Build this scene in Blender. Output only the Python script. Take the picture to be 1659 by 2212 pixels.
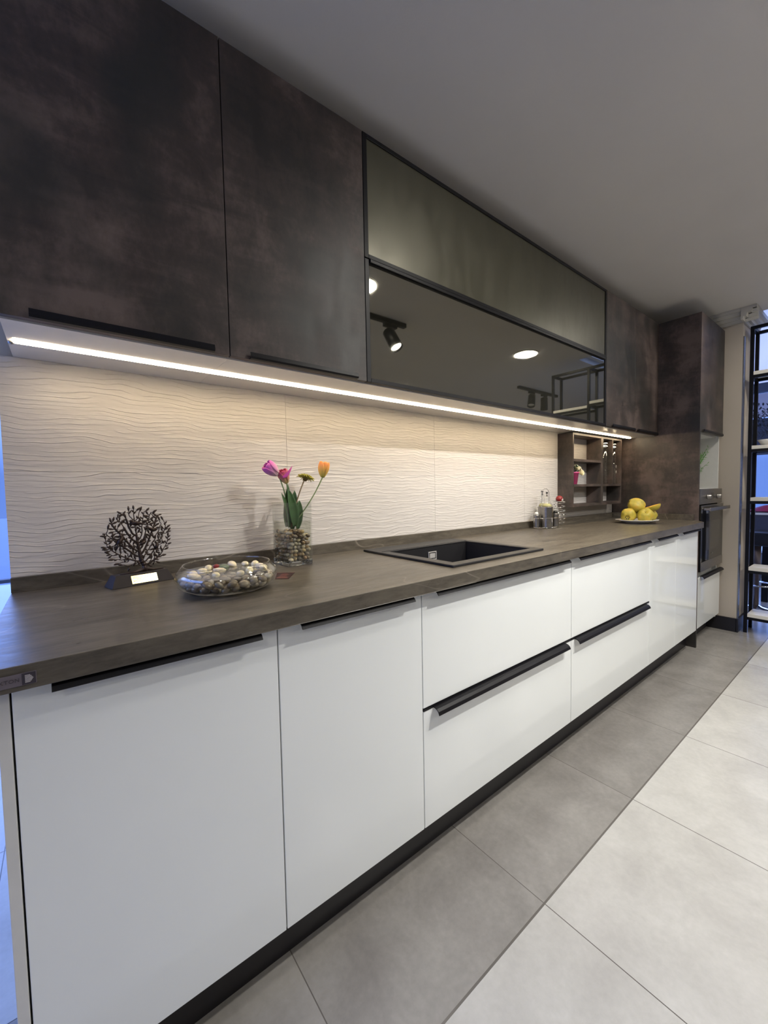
import bpy, bmesh, math, random
from mathutils import Vector, Matrix
R_ = math.radians
random.seed(7)
for o in list(bpy.data.objects):
    bpy.data.objects.remove(o, do_unlink=True)
SC = bpy.context.scene
COL = SC.collection

# ------------------------------------------------------------------ camera
FPX = 878.57
yaw, pitch, roll = R_(38.2325), R_(-2.8787), R_(-1.0986)
F = Vector((math.sin(yaw)*math.cos(pitch), math.cos(yaw)*math.cos(pitch), math.sin(pitch)))
Rt = F.cross(Vector((0, 0, 1))).normalized()
Up = Rt.cross(F)
cr, sr = math.cos(roll), math.sin(roll)
Rt, Up = Rt*cr + Up*sr, Up*cr - Rt*sr
cam = bpy.data.cameras.new('camera')
co = bpy.data.objects.new('camera', cam)
COL.objects.link(co)
M4 = Matrix((Rt, Up, -F)).transposed().to_4x4()
M4.translation = Vector((0.2491, -1.4235, 1.1459))
co.matrix_world = M4
cam.sensor_fit = 'HORIZONTAL'
cam.sensor_width = 36.0
cam.lens = FPX/1659*36
cam.shift_y = -0.0011
cam.clip_start = 0.02
SC.camera = co

# ------------------------------------------------------------------ view, world, lamps
SC.view_settings.view_transform = 'Standard'
SC.view_settings.look = 'None'
SC.view_settings.gamma = 1
SC.view_settings.use_curve_mapping = False
SC.view_settings.exposure = 1.10
DISC_E = 60.0      # emission of the ceiling disc lamps
SPOT_W = 37.0      # power of each track spot
LED_E = 27.0        # emission of the strip under the wall units
SKY_LOW = (0.075, 0.14, 0.40)
SKY_HIGH = (0.75, 1.15, 2.7)
ROOM_W = 12.0
W = bpy.data.worlds.new('world')
SC.world = W
W.use_nodes = True
nt = W.node_tree
nt.nodes.clear()
wo = nt.nodes.new('ShaderNodeOutputWorld')
bg = nt.nodes.new('ShaderNodeBackground')
tc = nt.nodes.new('ShaderNodeTexCoord')
sep = nt.nodes.new('ShaderNodeSeparateXYZ')
cr_ = nt.nodes.new('ShaderNodeValToRGB')
nt.links.new(tc.outputs['Generated'], sep.inputs[0])
nt.links.new(sep.outputs['Z'], cr_.inputs[0])
cr_.color_ramp.elements[0].position = 0.04
cr_.color_ramp.elements[0].color = SKY_LOW+(1,)
cr_.color_ramp.elements[1].position = 0.55
cr_.color_ramp.elements[1].color = SKY_HIGH+(1,)
nt.links.new(cr_.outputs[0], bg.inputs[0])
e_ = cr_.color_ramp.elements.new(0.13); e_.color = (0.17, 0.29, 0.76, 1)
e_ = cr_.color_ramp.elements.new(0.22); e_.color = (1.1, 1.8, 4.4, 1)
bg.inputs[1].default_value = 1.0
nt.links.new(bg.outputs[0], wo.inputs[0])

# ------------------------------------------------------------------ material helpers
def lin(c):
    return tuple(((v/255)/12.92 if v/255 <= .04045 else ((v/255+.055)/1.055)**2.4) for v in c)
MATS = {}
class N:
    """small node builder"""
    def __init__(s, name):
        m = bpy.data.materials.new(name); m.use_nodes = True
        s.m = m; s.t = m.node_tree; s.t.nodes.clear()
        s.out = s.t.nodes.new('ShaderNodeOutputMaterial')
    def n(s, typ, ins=None, **kw):
        nd = s.t.nodes.new(typ)
        for k, v in kw.items(): setattr(nd, k, v)
        if ins:
            for k, v in ins.items():
                if hasattr(v, 'is_output') or isinstance(v, bpy.types.NodeSocket): s.t.links.new(v, nd.inputs[k])
                else: nd.inputs[k].default_value = v
        return nd
    def math(s, op, a, b=0.0, c=0.0):
        return s.n('ShaderNodeMath', {0: a, 1: b, 2: c}, operation=op).outputs[0]
    def noise(s, vec, scale, detail=4, rough=.55, dist=0.0):
        return s.n('ShaderNodeTexNoise', {'Vector': vec, 'Scale': scale, 'Detail': detail, 'Roughness': rough, 'Distortion': dist}).outputs[0]
    def ramp(s, fac, stops):
        r = s.n('ShaderNodeValToRGB', {0: fac}); e = r.color_ramp.elements
        while len(e) < len(stops): e.new(.5)
        for i, (p, c) in enumerate(stops):
            e[i].position = p; e[i].color = (tuple(c)+(1,)) if len(c) == 3 else c
        return r.outputs[0]
    def mix(s, fac, a, b):
        nd = s.n('ShaderNodeMix', data_type='RGBA')
        for sock, v in ((nd.inputs[0], fac), (nd.inputs[6], a), (nd.inputs[7], b)):
            if isinstance(v, bpy.types.NodeSocket): s.t.links.new(v, sock)
            else: sock.default_value = v if not isinstance(v, tuple) or len(v) == 4 else v+(1,)
        return nd.outputs[2]
    def pos(s, scale=(1, 1, 1)):
        g = s.n('ShaderNodeNewGeometry')
        mp = s.n('ShaderNodeMapping', {'Vector': g.outputs['Position'], 'Scale': scale})
        return mp.outputs[0]
    def obj(s, scale=(1, 1, 1)):
        g = s.n('ShaderNodeTexCoord')
        return s.n('ShaderNodeMapping', {'Vector': g.outputs['Object'], 'Scale': scale}).outputs[0]
    def pri(s, **kw):
        p = s.n('ShaderNodeBsdfPrincipled')
        for k, v in kw.items():
            k = k.replace('_', ' ')
            if isinstance(v, bpy.types.NodeSocket): s.t.links.new(v, p.inputs[k])
            else:
                if isinstance(v, tuple) and len(v) == 3 and k in ('Base Color', 'Emission Color', 'Specular Tint'): v = v+(1,)
                p.inputs[k].default_value = v
        s.t.links.new(p.outputs[0], s.out.inputs[0])
        return p
    def bump(s, h, dist=.002, strength=1.0):
        return s.n('ShaderNodeBump', {'Height': h, 'Distance': dist, 'Strength': strength}).outputs[0]

def plain(name, c, rough=.5, metal=0.0, var=.06, scale=30.0, **kw):
    """plain colour with faint procedural mottling"""
    b = N(name); c = lin(c)
    f = b.noise(b.obj(), scale, 3)
    lo = tuple(v*(1-var) for v in c); hi = tuple(min(1, v*(1+var)) for v in c)
    b.pri(Base_Color=b.ramp(f, [(.3, lo), (.7, hi)]), Roughness=rough, Metallic=metal, **kw)
    MATS[name] = b.m
    return b.m

# brown patina laminate
def patina(name, stretch=(1, 1, .55), dark=(36, 32, 29), mid=(60, 50, 46), light=(98, 84, 78), rough=.46):
    b = N(name)
    p = b.pos(stretch)
    big = b.noise(p, 2.6, 3, .5, .6)
    med = b.noise(p, 9, 6, .65, .3)
    fine = b.noise(b.pos((1, 1, .6)), 70, 5, .7)
    f = b.math('ADD', b.math('MULTIPLY', big, .55), b.math('ADD', b.math('MULTIPLY', med, .38), b.math('MULTIPLY', fine, .14)))
    f = b.math('ADD', f, b.math('MULTIPLY', b.math('SUBTRACT', b.noise(b.pos((.7, .7, 2.2)), 5.5, 4, .6, 1.2), .5), .25))
    col = b.ramp(f, [(.41, lin(dark)), (.52, lin(mid)), (.65, lin(light))])
    g = b.noise(b.pos((1.3, 1.3, .9)), 3.3, 2)
    gm = b.ramp(g, [(.50, (0, 0, 0)), (.64, (1, 1, 1))])
    col = b.mix(b.math('MULTIPLY', gm, .62), col, lin((34, 36, 33)))
    sc = b.noise(b.pos((160, 160, 5)), 1, 3, .6)
    scm = b.ramp(sc, [(.70, (0, 0, 0)), (.80, (1, 1, 1))])
    col = b.mix(b.math('MULTIPLY', scm, .22), col, lin((110, 102, 97)))
    b.pri(Base_Color=col, Roughness=b.ramp(med, [(.3, (rough-.06,)*3), (.7, (rough+.1,)*3)]),
          Normal=b.bump(fine, .0006, .35))
    return b.m
M_PAT = patina('patina_laminate')

# dark stone worktop
def stone(name, base=((60, 55, 48), (98, 91, 80)), rough=.33):
    b = N(name)
    n1 = b.noise(b.pos((.9, 3.2, 3)), 5, 8, .68, 1.2)
    n2 = b.noise(b.pos((2, 9, 9)), 9, 6, .7, .5)
    rp_m = b.n('ShaderNodeMapping', {'Vector': b.pos(), 'Rotation': (0, 0, .35), 'Scale': (3, 22, 14)}).outputs[0]
    n3 = b.noise(rp_m, 2.2, 7, .75, .4)
    f = b.math('ADD', b.math('MULTIPLY', n1, .42), b.math('ADD', b.math('MULTIPLY', n2, .26), b.math('MULTIPLY', n3, .32)))
    col = b.ramp(f, [(.40, lin(base[0])), (.60, lin(base[1]))])
    v = b.noise(b.n('ShaderNodeMapping', {'Vector': b.pos(), 'Rotation': (.5, .7, .4), 'Scale': (1, 2.6, 2.0)}).outputs[0], 2.2, 1.5, .45, .5)
    vm = b.math('ABSOLUTE', b.math('SUBTRACT', v, .5))
    vein = b.ramp(vm, [(0, (1, 1, 1)), (.005, (0, 0, 0))])
    gate = b.ramp(b.noise(b.pos(), 3.1, 2), [(.48, (0, 0, 0)), (.6, (1, 1, 1))])
    col = b.mix(b.math('MULTIPLY', b.math('MULTIPLY', vein, gate), .6), col, lin((150, 140, 128)))
    b.pri(Base_Color=col, Roughness=b.ramp(n2, [(.3, (rough-.06,)*3), (.7, (rough+.08,)*3)]), Normal=b.bump(n2, .0008, .5))
    return b.m
M_STONE = stone('dark_stone')

# wavy white wall tile
def wavy():
    b = N('wavy_white_tile')
    g = b.n('ShaderNodeNewGeometry')
    s = b.n('ShaderNodeSeparateXYZ', {0: g.outputs['Position']})
    x, z = s.outputs[0], s.outputs[2]
    warp = b.noise(b.pos((4.0, 1, 6)), 1, 1, .4)
    warp2 = b.noise(b.pos((12, 1, 20)), 1, 1, .4)
    ph = b.math('ADD', b.math('MULTIPLY', z, 76.0), b.math('ADD', b.math('MULTIPLY', warp, 4.2), b.math('MULTIPLY', warp2, 1.6)))
    fr = b.math('FRACT', ph)
    # sharp ridge: quick rise, slow fall
    ridge = b.ramp(fr, [(0, (0, 0, 0)), (.10, (1, 1, 1)), (.22, (.55,)*3), (1, (0, 0, 0))])
    amp = b.ramp(b.noise(b.pos((9, 1, 60)), 1, 2, .5), [(.40, (.05,)*3), (.60, (1, 1, 1))])
    h = b.math('MULTIPLY', ridge, amp)
    b.pri(Base_Color=lin((194, 189, 184)), Roughness=.38, Normal=b.bump(h, .0024, .8))
    return b.m
M_WAVE = wavy()

# floor
TG, G0, YG = .5963, 1.2401, -.846
def floor_mat():
    b = N('floor_tiles')
    g = b.n('ShaderNodeNewGeometry')
    s = b.n('ShaderNodeSeparateXYZ', {0: g.outputs['Position']})
    x, y = s.outputs[0], s.outputs[1]
    fx = b.math('FRACT', b.math('DIVIDE', b.math('SUBTRACT', x, G0-50*TG), TG))
    fy = b.math('FRACT', b.math('DIVIDE', b.math('SUBTRACT', y, YG-50*TG), TG))
    def line(f, w):
        d = b.math('MINIMUM', f, b.math('SUBTRACT', 1.0, f))
        return b.math('LESS_THAN', d, w/TG)
    gl = b.math('MAXIMUM', line(fx, .0013), line(fy, .0013))
    dbl = b.math('LESS_THAN', b.math('ABSOLUTE', b.math('SUBTRACT', y, YG-.001)), .0027)
    gl = b.math('MAXIMUM', gl, dbl)
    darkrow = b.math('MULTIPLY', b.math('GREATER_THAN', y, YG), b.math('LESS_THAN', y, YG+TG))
    ix = b.math('FLOOR', b.math('DIVIDE', b.math('SUBTRACT', x, G0-50*TG), TG))
    iy = b.math('FLOOR', b.math('DIVIDE', b.math('SUBTRACT', y, YG-50*TG), TG))
    wn = b.n('ShaderNodeTexWhiteNoise', {'Vector': b.n('ShaderNodeCombineXYZ', {0: ix, 1: iy}).outputs[0]}).outputs[0]
    m1 = b.noise(b.pos(), 6, 6, .6, .4)
    m2 = b.noise(b.pos(), 55, 5, .6)
    f = b.math('ADD', b.math('MULTIPLY', m1, .6), b.math('ADD', b.math('MULTIPLY', m2, .25), b.math('MULTIPLY', wn, .15)))
    light = b.ramp(f, [(.3, lin((170, 167, 161))), (.72, lin((199, 197, 191)))])
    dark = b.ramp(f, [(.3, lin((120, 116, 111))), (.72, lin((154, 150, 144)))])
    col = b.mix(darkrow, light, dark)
    col = b.mix(gl, col, lin((98, 94, 88)))
    b.pri(Base_Color=col, Roughness=b.ramp(m2, [(.3, (.23,)*3), (.7, (.27,)*3)]), Normal=b.bump(m2, .0003, .2))
    return b.m
M_FLOOR = floor_mat()

def paint(name, c, rough=.85):
    b = N(name); c = lin(c)
    n = b.noise(b.pos(), 180, 2)
    m = b.noise(b.pos(), 1.6, 3)
    b.pri(Base_Color=b.ramp(m, [(.3, tuple(v*.95 for v in c)), (.7, c)]), Roughness=rough, Normal=b.bump(n, .0006, .3))
    return b.m
M_CEIL = paint('ceiling_paint', (214, 209, 202))
M_WALL = paint('grey_wall_paint', (176, 170, 162))
M_COLUMN = paint('beige_column_paint', (176, 166, 152))
M_CROWN = paint('crown_paint', (196, 192, 182), .6)
M_DIM = paint('dim_wall_paint', (70, 72, 82))
M_WHITE = plain('white_gloss_lacquer', (226, 229, 228), .07, var=.01, scale=3, Coat_Weight=.3, Coat_Roughness=.03)
M_WPANEL = plain('white_panel', (205, 204, 200), .35, var=.02)
M_UNDER = plain('white_gloss_underside', (206, 203, 198), .09, var=.02)
M_BLACK = plain('black_aluminium', (14, 13, 17), .42, .0, Specular_IOR_Level=.22)
M_PLINTH = plain('black_plinth', (26, 24, 28), .38)
M_SINK = plain('black_composite', (27, 26, 28), .45, var=.25, scale=400)
M_STEEL = plain('brushed_steel', (150, 146, 141), .30, 1.0, .12, 90)
M_CHROME = plain('chrome', (205, 205, 205), .10, 1.0, .02)
M_BRONZE = plain('dark_bronze', (62, 50, 46), .38, .55, .2, 60)
M_WOOD = plain('dark_wood_base', (32, 25, 26), .75, var=.15, scale=25)
M_BRASS = plain('brass_plate', (226, 205, 138), .22, .85, .05)
M_ETCH = plain('etched_line', (120, 104, 66), .5)
M_SHELFW = plain('white_shelf_board', (222, 218, 208), .45, var=.03)
M_FRAME = plain('black_steel_frame', (11, 11, 14), .42, .0, Specular_IOR_Level=.22)
M_OVENG = plain('black_oven_glass', (16, 16, 17), .05, var=.02)
M_OVENW = plain('oven_window', (46, 44, 41), .08, var=.05)
M_DARKB = plain('dark_gap', (12, 12, 13), .7)
M_PLATE = plain('white_china', (222, 220, 216), .12, var=.02)
M_OVERF = plain('satin_steel', (176, 172, 168), .45, .2)
M_CORK = plain('black_stopper', (20, 20, 20), .5)
M_RED = plain('red_knob', (120, 26, 28), .35)
M_PINKPOT = plain('pink_pot', (214, 84, 140), .45)
M_ROSE = plain('cream_rose', (236, 226, 190), .6, var=.08)
M_LEAFD = plain('dark_leaf', (42, 62, 34), .5, var=.3)
M_LEAF = plain('tulip_leaf', (62, 92, 50), .45, var=.25, scale=40)
M_STEM = plain('flower_stem', (112, 132, 84), .5, var=.15)
M_STEMB = plain('brown_stem', (134, 116, 88), .5, var=.15)
M_FERN = plain('fern_green', (84, 148, 50), .5, var=.25)
M_OIL = plain('olive_oil', (166, 162, 112), .2)
M_CARD = plain('dark_red_card', (46, 24, 24), .4)
M_CARDT = plain('card_print', (150, 92, 86), .5)
M_LABEL = plain('grey_metal_label', (118, 110, 116), .3, .5)
M_LABELD = plain('dark_label_field', (52, 46, 54), .4)
M_LABELT = plain('label_print', (64, 58, 64), .5)
M_LABELW = plain('label_mark', (176, 170, 172), .5)
M_CLOTH = plain('crimson_cloth', (150, 32, 66), .8, var=.15)
M_TABLE = plain('bar_table_dark', (64, 66, 80), .4)
M_SEAT = plain('black_leather', (18, 18, 22), .35)
M_POLE = plain('grey_pole', (120, 108, 104), .35, .6)
M_ALU = plain('aluminium_strip', (150, 152, 156), .25, .9)

def quince_mat():
    b = N('quince_skin')
    n = b.noise(b.obj(), 26, 4, .6); m = b.noise(b.obj(), 160, 3)
    col = b.ramp(n, [(.3, lin((136, 130, 46))), (.55, lin((178, 158, 58))), (.75, lin((190, 144, 50)))])
    sp = b.ramp(m, [(.66, (0, 0, 0)), (.74, (1, 1, 1))])
    col = b.mix(b.math('MULTIPLY', sp, .4), col, lin((120, 104, 50)))
    b.pri(Base_Color=col, Roughness=.5, Normal=b.bump(n, .002, .4))
    return b.m
M_QUINCE = quince_mat()
M_QFLESH = plain('quince_flesh', (236, 178, 60), .5, var=.12, scale=80)
M_QCAL = plain('quince_calyx', (74, 60, 38), .8, var=.3)

def petal(name, a, c, z0, z1):
    """petal colour runs from its foot to its tip"""
    b = N(name)
    g = b.n('ShaderNodeTexCoord')
    s = b.n('ShaderNodeSeparateXYZ', {0: g.outputs['Object']})
    f = b.n('ShaderNodeMapRange', {0: s.outputs[2], 1: z0, 2: z1}).outputs[0]
    n = b.noise(b.obj((60, 60, 12)), 3, 3)
    f = b.math('ADD', f, b.math('MULTIPLY', b.math('SUBTRACT', n, .5), .5))
    b.pri(Base_Color=b.ramp(f, [(0, lin(a)), (.5, lin(tuple((p+q)/2 for p, q in zip(a, c)))), (1, lin(c))]), Roughness=.5,
          Subsurface_Weight=.0)
    return b.m
M_PET_P = petal('pink_petal', (214, 190, 186), (205, 92, 172), 0, .045)
M_PET_R = petal('rose_yellow_petal', (214, 196, 128), (186, 58, 96), 0, .044)
M_PET_O = petal('orange_petal', (206, 196, 92), (246, 148, 74), 0, .05)
M_GERB = plain('olive_petal', (172, 162, 60), .6, var=.3)
M_GERBC = plain('olive_core', (96, 80, 34), .7, var=.3)

def pebble_mat(name, stops):
    b = N(name)
    oi = b.n('ShaderNodeObjectInfo')
    col = b.ramp(oi.outputs['Random'], stops)
    n = b.noise(b.obj((1, 1, 2.5)), 70, 4, .6, .6)
    col = b.mix(b.math('MULTIPLY', b.ramp(n, [(.45, (0, 0, 0)), (.7, (1, 1, 1))]), .35), col, lin((70, 60, 50)))
    b.pri(Base_Color=col, Roughness=.22, Coat_Weight=.2)
    return b.m
M_PEB = pebble_mat('river_pebble', [(0, lin((60, 46, 36))), (.2, lin((156, 124, 78))), (.35, lin((80, 74, 68))), (.5, lin((184, 162, 118))),
                                    (.65, lin((124, 94, 62))), (.8, lin((134, 128, 118))), (1, lin((206, 190, 152)))])
M_PEBB = pebble_mat('bowl_pebble', [(0, lin((60, 54, 52))), (.2, lin((150, 132, 112))), (.4, lin((52, 48, 50))), (.6, lin((164, 148, 128))),
                                    (.8, lin((92, 76, 62))), (1, lin((190, 180, 166)))])
M_PEBW = pebble_mat('cream_pebble', [(0, lin((224, 210, 170))), (.5, lin((232, 216, 168))), (1, lin((214, 200, 172)))])
M_PEBG = plain('green_pebble', (94, 106, 88), .3, var=.2)

def glass(name, tint=(1, 1, 1), ior=1.45, rough=.0, edge=.0):
    """thin clear glass: clear straight through, reflecting at the rim by Fresnel"""
    b = N(name)
    f0 = ((ior-1)/(ior+1))**2
    fc = b.n('ShaderNodeLayerWeight', {'Blend': .5}).outputs['Facing']
    fr = b.math('ADD', f0, b.math('MULTIPLY', b.math('POWER', fc, 5.0), 1-f0))
    lw = b.n('ShaderNodeLayerWeight', {'Blend': .25}).outputs['Facing']
    tcol = b.ramp(lw, [(.0, tint), (.75, tint), (1, tuple(v*(1-edge) for v in tint))])
    tr = b.n('ShaderNodeBsdfTransparent', {0: tcol})
    gl = b.n('ShaderNodeBsdfGlossy', {'Color': (1, 1, 1, 1), 'Roughness': rough})
    mx = b.n('ShaderNodeMixShader', {0: fr, 1: tr.outputs[0], 2: gl.outputs[0]})
    b.t.links.new(mx.outputs[0], b.out.inputs[0])
    return b.m
M_GLASS = glass('clear_glass', (.965, .97, .965), 1.5, 0.01, .55)
M_WATER = glass('water', (.93, .94, .90), 1.25, 0.0, .12)
def solid_glass():
    b = N('thick_glass')
    g_ = b.n('ShaderNodeBsdfGlass', {'Color': (.97, .98, .98, 1), 'Roughness': 0.0, 'IOR': 1.5})
    b.t.links.new(g_.outputs[0], b.out.inputs[0])
    return b.m
M_GLASSB = solid_glass()
M_PANE = glass('window_glass', (.97, .98, 1), 1.35)

def tinted(name, base, rough, ior):
    b = N(name)
    n = b.noise(b.pos(), 3, 4)
    sm = b.noise(b.pos((5, 5, 2)), 2, 5, .7)
    b.pri(Base_Color=b.ramp(n, [(.3, tuple(v*.9 for v in lin(base))), (.7, lin(base))]), IOR=ior, Specular_Tint=(1, .95, .78),
          Roughness=b.ramp(sm, [(.4, (rough,)*3), (.75, (rough*1.5+.015,)*3)]))
    return b.m
M_GL_UP = tinted('satin_grey_glass', (58, 57, 44), .32, 1.75)
M_GL_LO = tinted('dark_gloss_glass', (36, 35, 30), .015, 3.4)

def emit(name, c, e):
    b = N(name)
    em = b.n('ShaderNodeEmission', {0: c+(1,), 1: e})
    b.t.links.new(em.outputs[0], b.out.inputs[0])
    return b.m
M_DISC = emit('lamp_diffuser', (1, .955, .865), DISC_E)
M_LED = emit('led_diffuser', (1, .80, .52), LED_E)
M_LENS = emit('spot_lens', (1, .96, .88), 30)

# ------------------------------------------------------------------ mesh helpers
class B:
    def __init__(s): s.bm = bmesh.new()
    def box(s, x0, x1, y0, y1, z0, z1, mat=0):
        r = bmesh.ops.create_cube(s.bm, size=1, matrix=Matrix.Translation(((x0+x1)/2, (y0+y1)/2, (z0+z1)/2)) @ Matrix.Diagonal((abs(x1-x0), abs(y1-y0), abs(z1-z0), 1)))
        if mat:
            for v in r['verts']:
                for f in v.link_faces: f.material_index = mat
        return s
    def prism(s, pts, axis, a, b):
        """2D outline pushed along an axis. axis x: pts are (y,z); y: (x,z); z: (x,y)"""
        def P(p, t): return {'x': (t, p[0], p[1]), 'y': (p[0], t, p[1]), 'z': (p[0], p[1], t)}[axis]
        va = [s.bm.verts.new(P(p, a)) for p in pts]; vb = [s.bm.verts.new(P(p, b)) for p in pts]
        n = len(pts)
        s.bm.faces.new(va); s.bm.faces.new(vb[::-1])
        for i in range(n): s.bm.faces.new((va[i], vb[i], vb[(i+1) % n], va[(i+1) % n]))
        return s
    def lathe(s, prof, seg=32, c=(0, 0, 0), sx=1, sy=1, close=False):
        rings = []
        for r, z in prof:
            if r < 1e-6: rings.append([s.bm.verts.new((c[0], c[1], c[2]+z))])
            else: rings.append([s.bm.verts.new((c[0]+sx*r*math.cos(2*math.pi*k/seg), c[1]+sy*r*math.sin(2*math.pi*k/seg), c[2]+z)) for k in range(seg)])
        pairs = list(zip(rings, rings[1:]))
        if close: pairs.append((rings[-1], rings[0]))
        for a, b in pairs:
            for k in range(seg):
                k2 = (k+1) % seg
                if len(a) == 1 and len(b) == 1: continue
                if len(a) == 1: s.bm.faces.new((a[0], b[k], b[k2]))
                elif len(b) == 1: s.bm.faces.new((a[k], b[0], a[k2]))
                else: s.bm.faces.new((a[k], b[k], b[k2], a[k2]))
        return s
    def tube(s, pts, r, seg=8, closed=False):
        pts = [Vector(p) for p in pts]; n = len(pts); rings = []
        up = None
        for i, p in enumerate(pts):
            if closed: d = pts[(i+1) % n]-pts[i-1]
            else: d = pts[min(i+1, n-1)]-pts[max(i-1, 0)]
            d.normalize()
            if up is None: up = d.orthogonal().normalized()
            up = (up-d*up.dot(d));
            if up.length < 1e-6: up = d.orthogonal()
            up.normalize(); side = d.cross(up)
            rr = r[i] if isinstance(r, (list, tuple)) else r
            rings.append([s.bm.verts.new(p+up*rr*math.cos(2*math.pi*k/seg)+side*rr*math.sin(2*math.pi*k/seg)) for k in range(seg)])
        for i in range(n if closed else n-1):
            a, b = rings[i], rings[(i+1) % n]
            for k in range(seg): s.bm.faces.new((a[k], a[(k+1) % seg], b[(k+1) % seg], b[k]))
        if not closed:
            s.bm.faces.new(rings[0][::-1]); s.bm.faces.new(rings[-1])
        return s
    def ball(s, c, rad, rot=None, sub=2):
        m = Matrix.Translation(c) @ (rot.to_4x4() if rot is not None else Matrix()) @ Matrix.Diagonal((rad[0], rad[1], rad[2], 1))
        bmesh.ops.create_icosphere(s.bm, subdivisions=sub, radius=1, matrix=m)
        return s
    def grid(s, fn, nu, nv):
        vs = [[s.bm.verts.new(fn(i/nu, j/nv)) for j in range(nv+1)] for i in range(nu+1)]
        for i in range(nu):
            for j in range(nv): s.bm.faces.new((vs[i][j], vs[i+1][j], vs[i+1][j+1], vs[i][j+1]))
        return s
    def build(s, name, mat, parent=None, smooth=False, bevel=0, solid=0, subd=0, origin=None, seg=2):
        bmesh.ops.recalc_face_normals(s.bm, faces=s.bm.faces)
        me = bpy.data.meshes.new(name); s.bm.to_mesh(me); s.bm.free()
        for m in (mat if isinstance(mat, (list, tuple)) else [mat]): me.materials.append(m)
        if smooth:
            for p in me.polygons: p.use_smooth = True
        o = bpy.data.objects.new(name, me); COL.objects.link(o)
        if parent: o.parent = parent
        elif origin != 'keep':
            xs = [v.co for v in me.vertices]
            c = Vector(((min(v.x for v in xs)+max(v.x for v in xs))/2, (min(v.y for v in xs)+max(v.y for v in xs))/2, min(v.z for v in xs)))
            me.transform(Matrix.Translation(-c)); o.location = c
        if solid:
            md = o.modifiers.new('solid', 'SOLIDIFY'); md.thickness = solid; md.offset = 0
        if subd:
            md = o.modifiers.new('sub', 'SUBSURF'); md.levels = subd; md.render_levels = subd
        if bevel:
            md = o.modifiers.new('bevel', 'BEVEL'); md.width = bevel; md.segments = seg; md.limit_method = 'ANGLE'; md.angle_limit = R_(40)
        return o

def tag(o, label, cat, group=None):
    o['label'] = label; o['category'] = cat
    if group: o['group'] = group
    return o
def struct(o):
    o['kind'] = 'structure'; return o
def thing(name, label, cat, loc, rotz=0.0, group=None):
    o = bpy.data.objects.new(name, None); COL.objects.link(o)
    o.empty_display_size = .05
    o.location = loc; o.rotation_euler = (0, 0, rotz)
    return tag(o, label, cat, group)
def dup(o, loc=None, parent=None):
    c = o.copy(); COL.objects.link(c)
    if parent: c.parent = parent
    if loc is not None: c.location = loc
    for ch in list(o.children): dup(ch, None, c)
    return c
def bx(name, x0, x1, y0, y1, z0, z1, mat, parent=None, bevel=0):
    L = parent_origin(parent)
    return B().box(x0-L[0], x1-L[0], y0-L[1], y1-L[1], z0-L[2], z1-L[2]).build(name, mat, parent, bevel=bevel)
def parent_origin(p):
    v = Vector((0, 0, 0))
    while p: v += p.location; p = p.parent
    return v

# ------------------------------------------------------------------ measures (metres)
X0, X1, X2, X3, X4, X5 = .1728, .599, 1.0257, 1.8681, 2.7101, 3.5477
XA, XB, XC = .6148, 1.0633, 2.845
PX = 3.69                  # side panel of the tall unit
TX1 = 4.27                 # right end of the tall unit
TY = -.546                 # its front
YF, YC, YU = -.600, -.631, -.3124
ZD, ZS, ZU, ZG, ZX = .168, .517, 1.508, 1.915, 2.312
CEIL = 2.435
YP = -.508
WT = .939                  # top of the upstand
XL = .133

# ------------------------------------------------------------------ setting
struct(B().box(-2.3, 7.1, -7, 3.6, -.06, 0).build('floor', M_FLOOR, origin='keep'))
struct(B().box(-2.3, 4.42, -7, 3.6, CEIL, CEIL+.05).box(4.42, 7.1, -7, -1.25, CEIL, CEIL+.05).build('ceiling', M_CEIL, origin='keep'))
struct(B().box(4.42, 7.1, -1.25, 3.6, 3.3, 3.35).box(4.42, 7.1, -1.25, -1.2, CEIL+.05, 3.3).build('ceiling_high', M_CEIL, origin='keep'))
# kitchen wall with its wavy tiles
wb = struct(B().box(XL+.002, 4.30, .010, .14, 0, CEIL).build('wall_back', M_WALL, origin='keep'))
tb = B()
xs = [XL, .913, 1.692, 2.466, 3.24, 3.688]
for i in range(5):
    for z0, z1 in ((WT, 1.215), (1.215, ZU)):
        tb.box(xs[i]+.0004, xs[i+1]-.0004, -.001, .0105, z0+.0004, z1-.0004)
tiles = tb.build('wall_back_tiles', M_WAVE, wb)
struct(B().box(-2.3, 7.1, -7.1, -7, 0, CEIL).build('wall_front', M_WALL, origin='keep'))
struct(B().box(-2.3, -2.2, -7, 3.5, 0, .08).box(-2.3, -2.2, -7, 3.5, 2.32, CEIL).box(-2.3, -2.2, -7, -1.2, .08, 2.32).build('wall_left', M_WALL, origin='keep'))
# showroom window behind the end of the worktop
wf = struct(B().box(-2.3, -2.22, 3.5, 3.6, 0, CEIL).box(-2.2, 7.1, 3.5, 3.58, 0, .05).box(-2.2, 7.1, 3.5, 3.58, .385, .415).box(-2.2, 7.1, 3.5, 3.58, 2.32, 3.3)
            .box(-1.2, -1.15, 3.5, 3.58, .05, 2.32).box(.55, .62, 3.5, 3.58, .05, 2.32).box(2.5, 2.56, 3.5, 3.58, .05, 2.32).build('window_1', M_DIM, origin='keep'))
B().box(-2.2, 7.0, 3.53, 3.54, .05, 2.32).build('window_pane', M_PANE, wf)
struct(B().box(-14, 24, 6.0, 30, -.12, -.02).build('ground_road', paint('road', (70, 84, 112)), origin='keep'))
struct(B().box(-14, 24, 3.65, 6.0, -.12, -.02).box(-14, -2.35, -8, 3.65, -.12, -.02).box(7.15, 24, -8, 3.65, -.12, -.02).build('ground_outside', paint('light_paving', (150, 156, 156)), origin='keep'))
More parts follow.
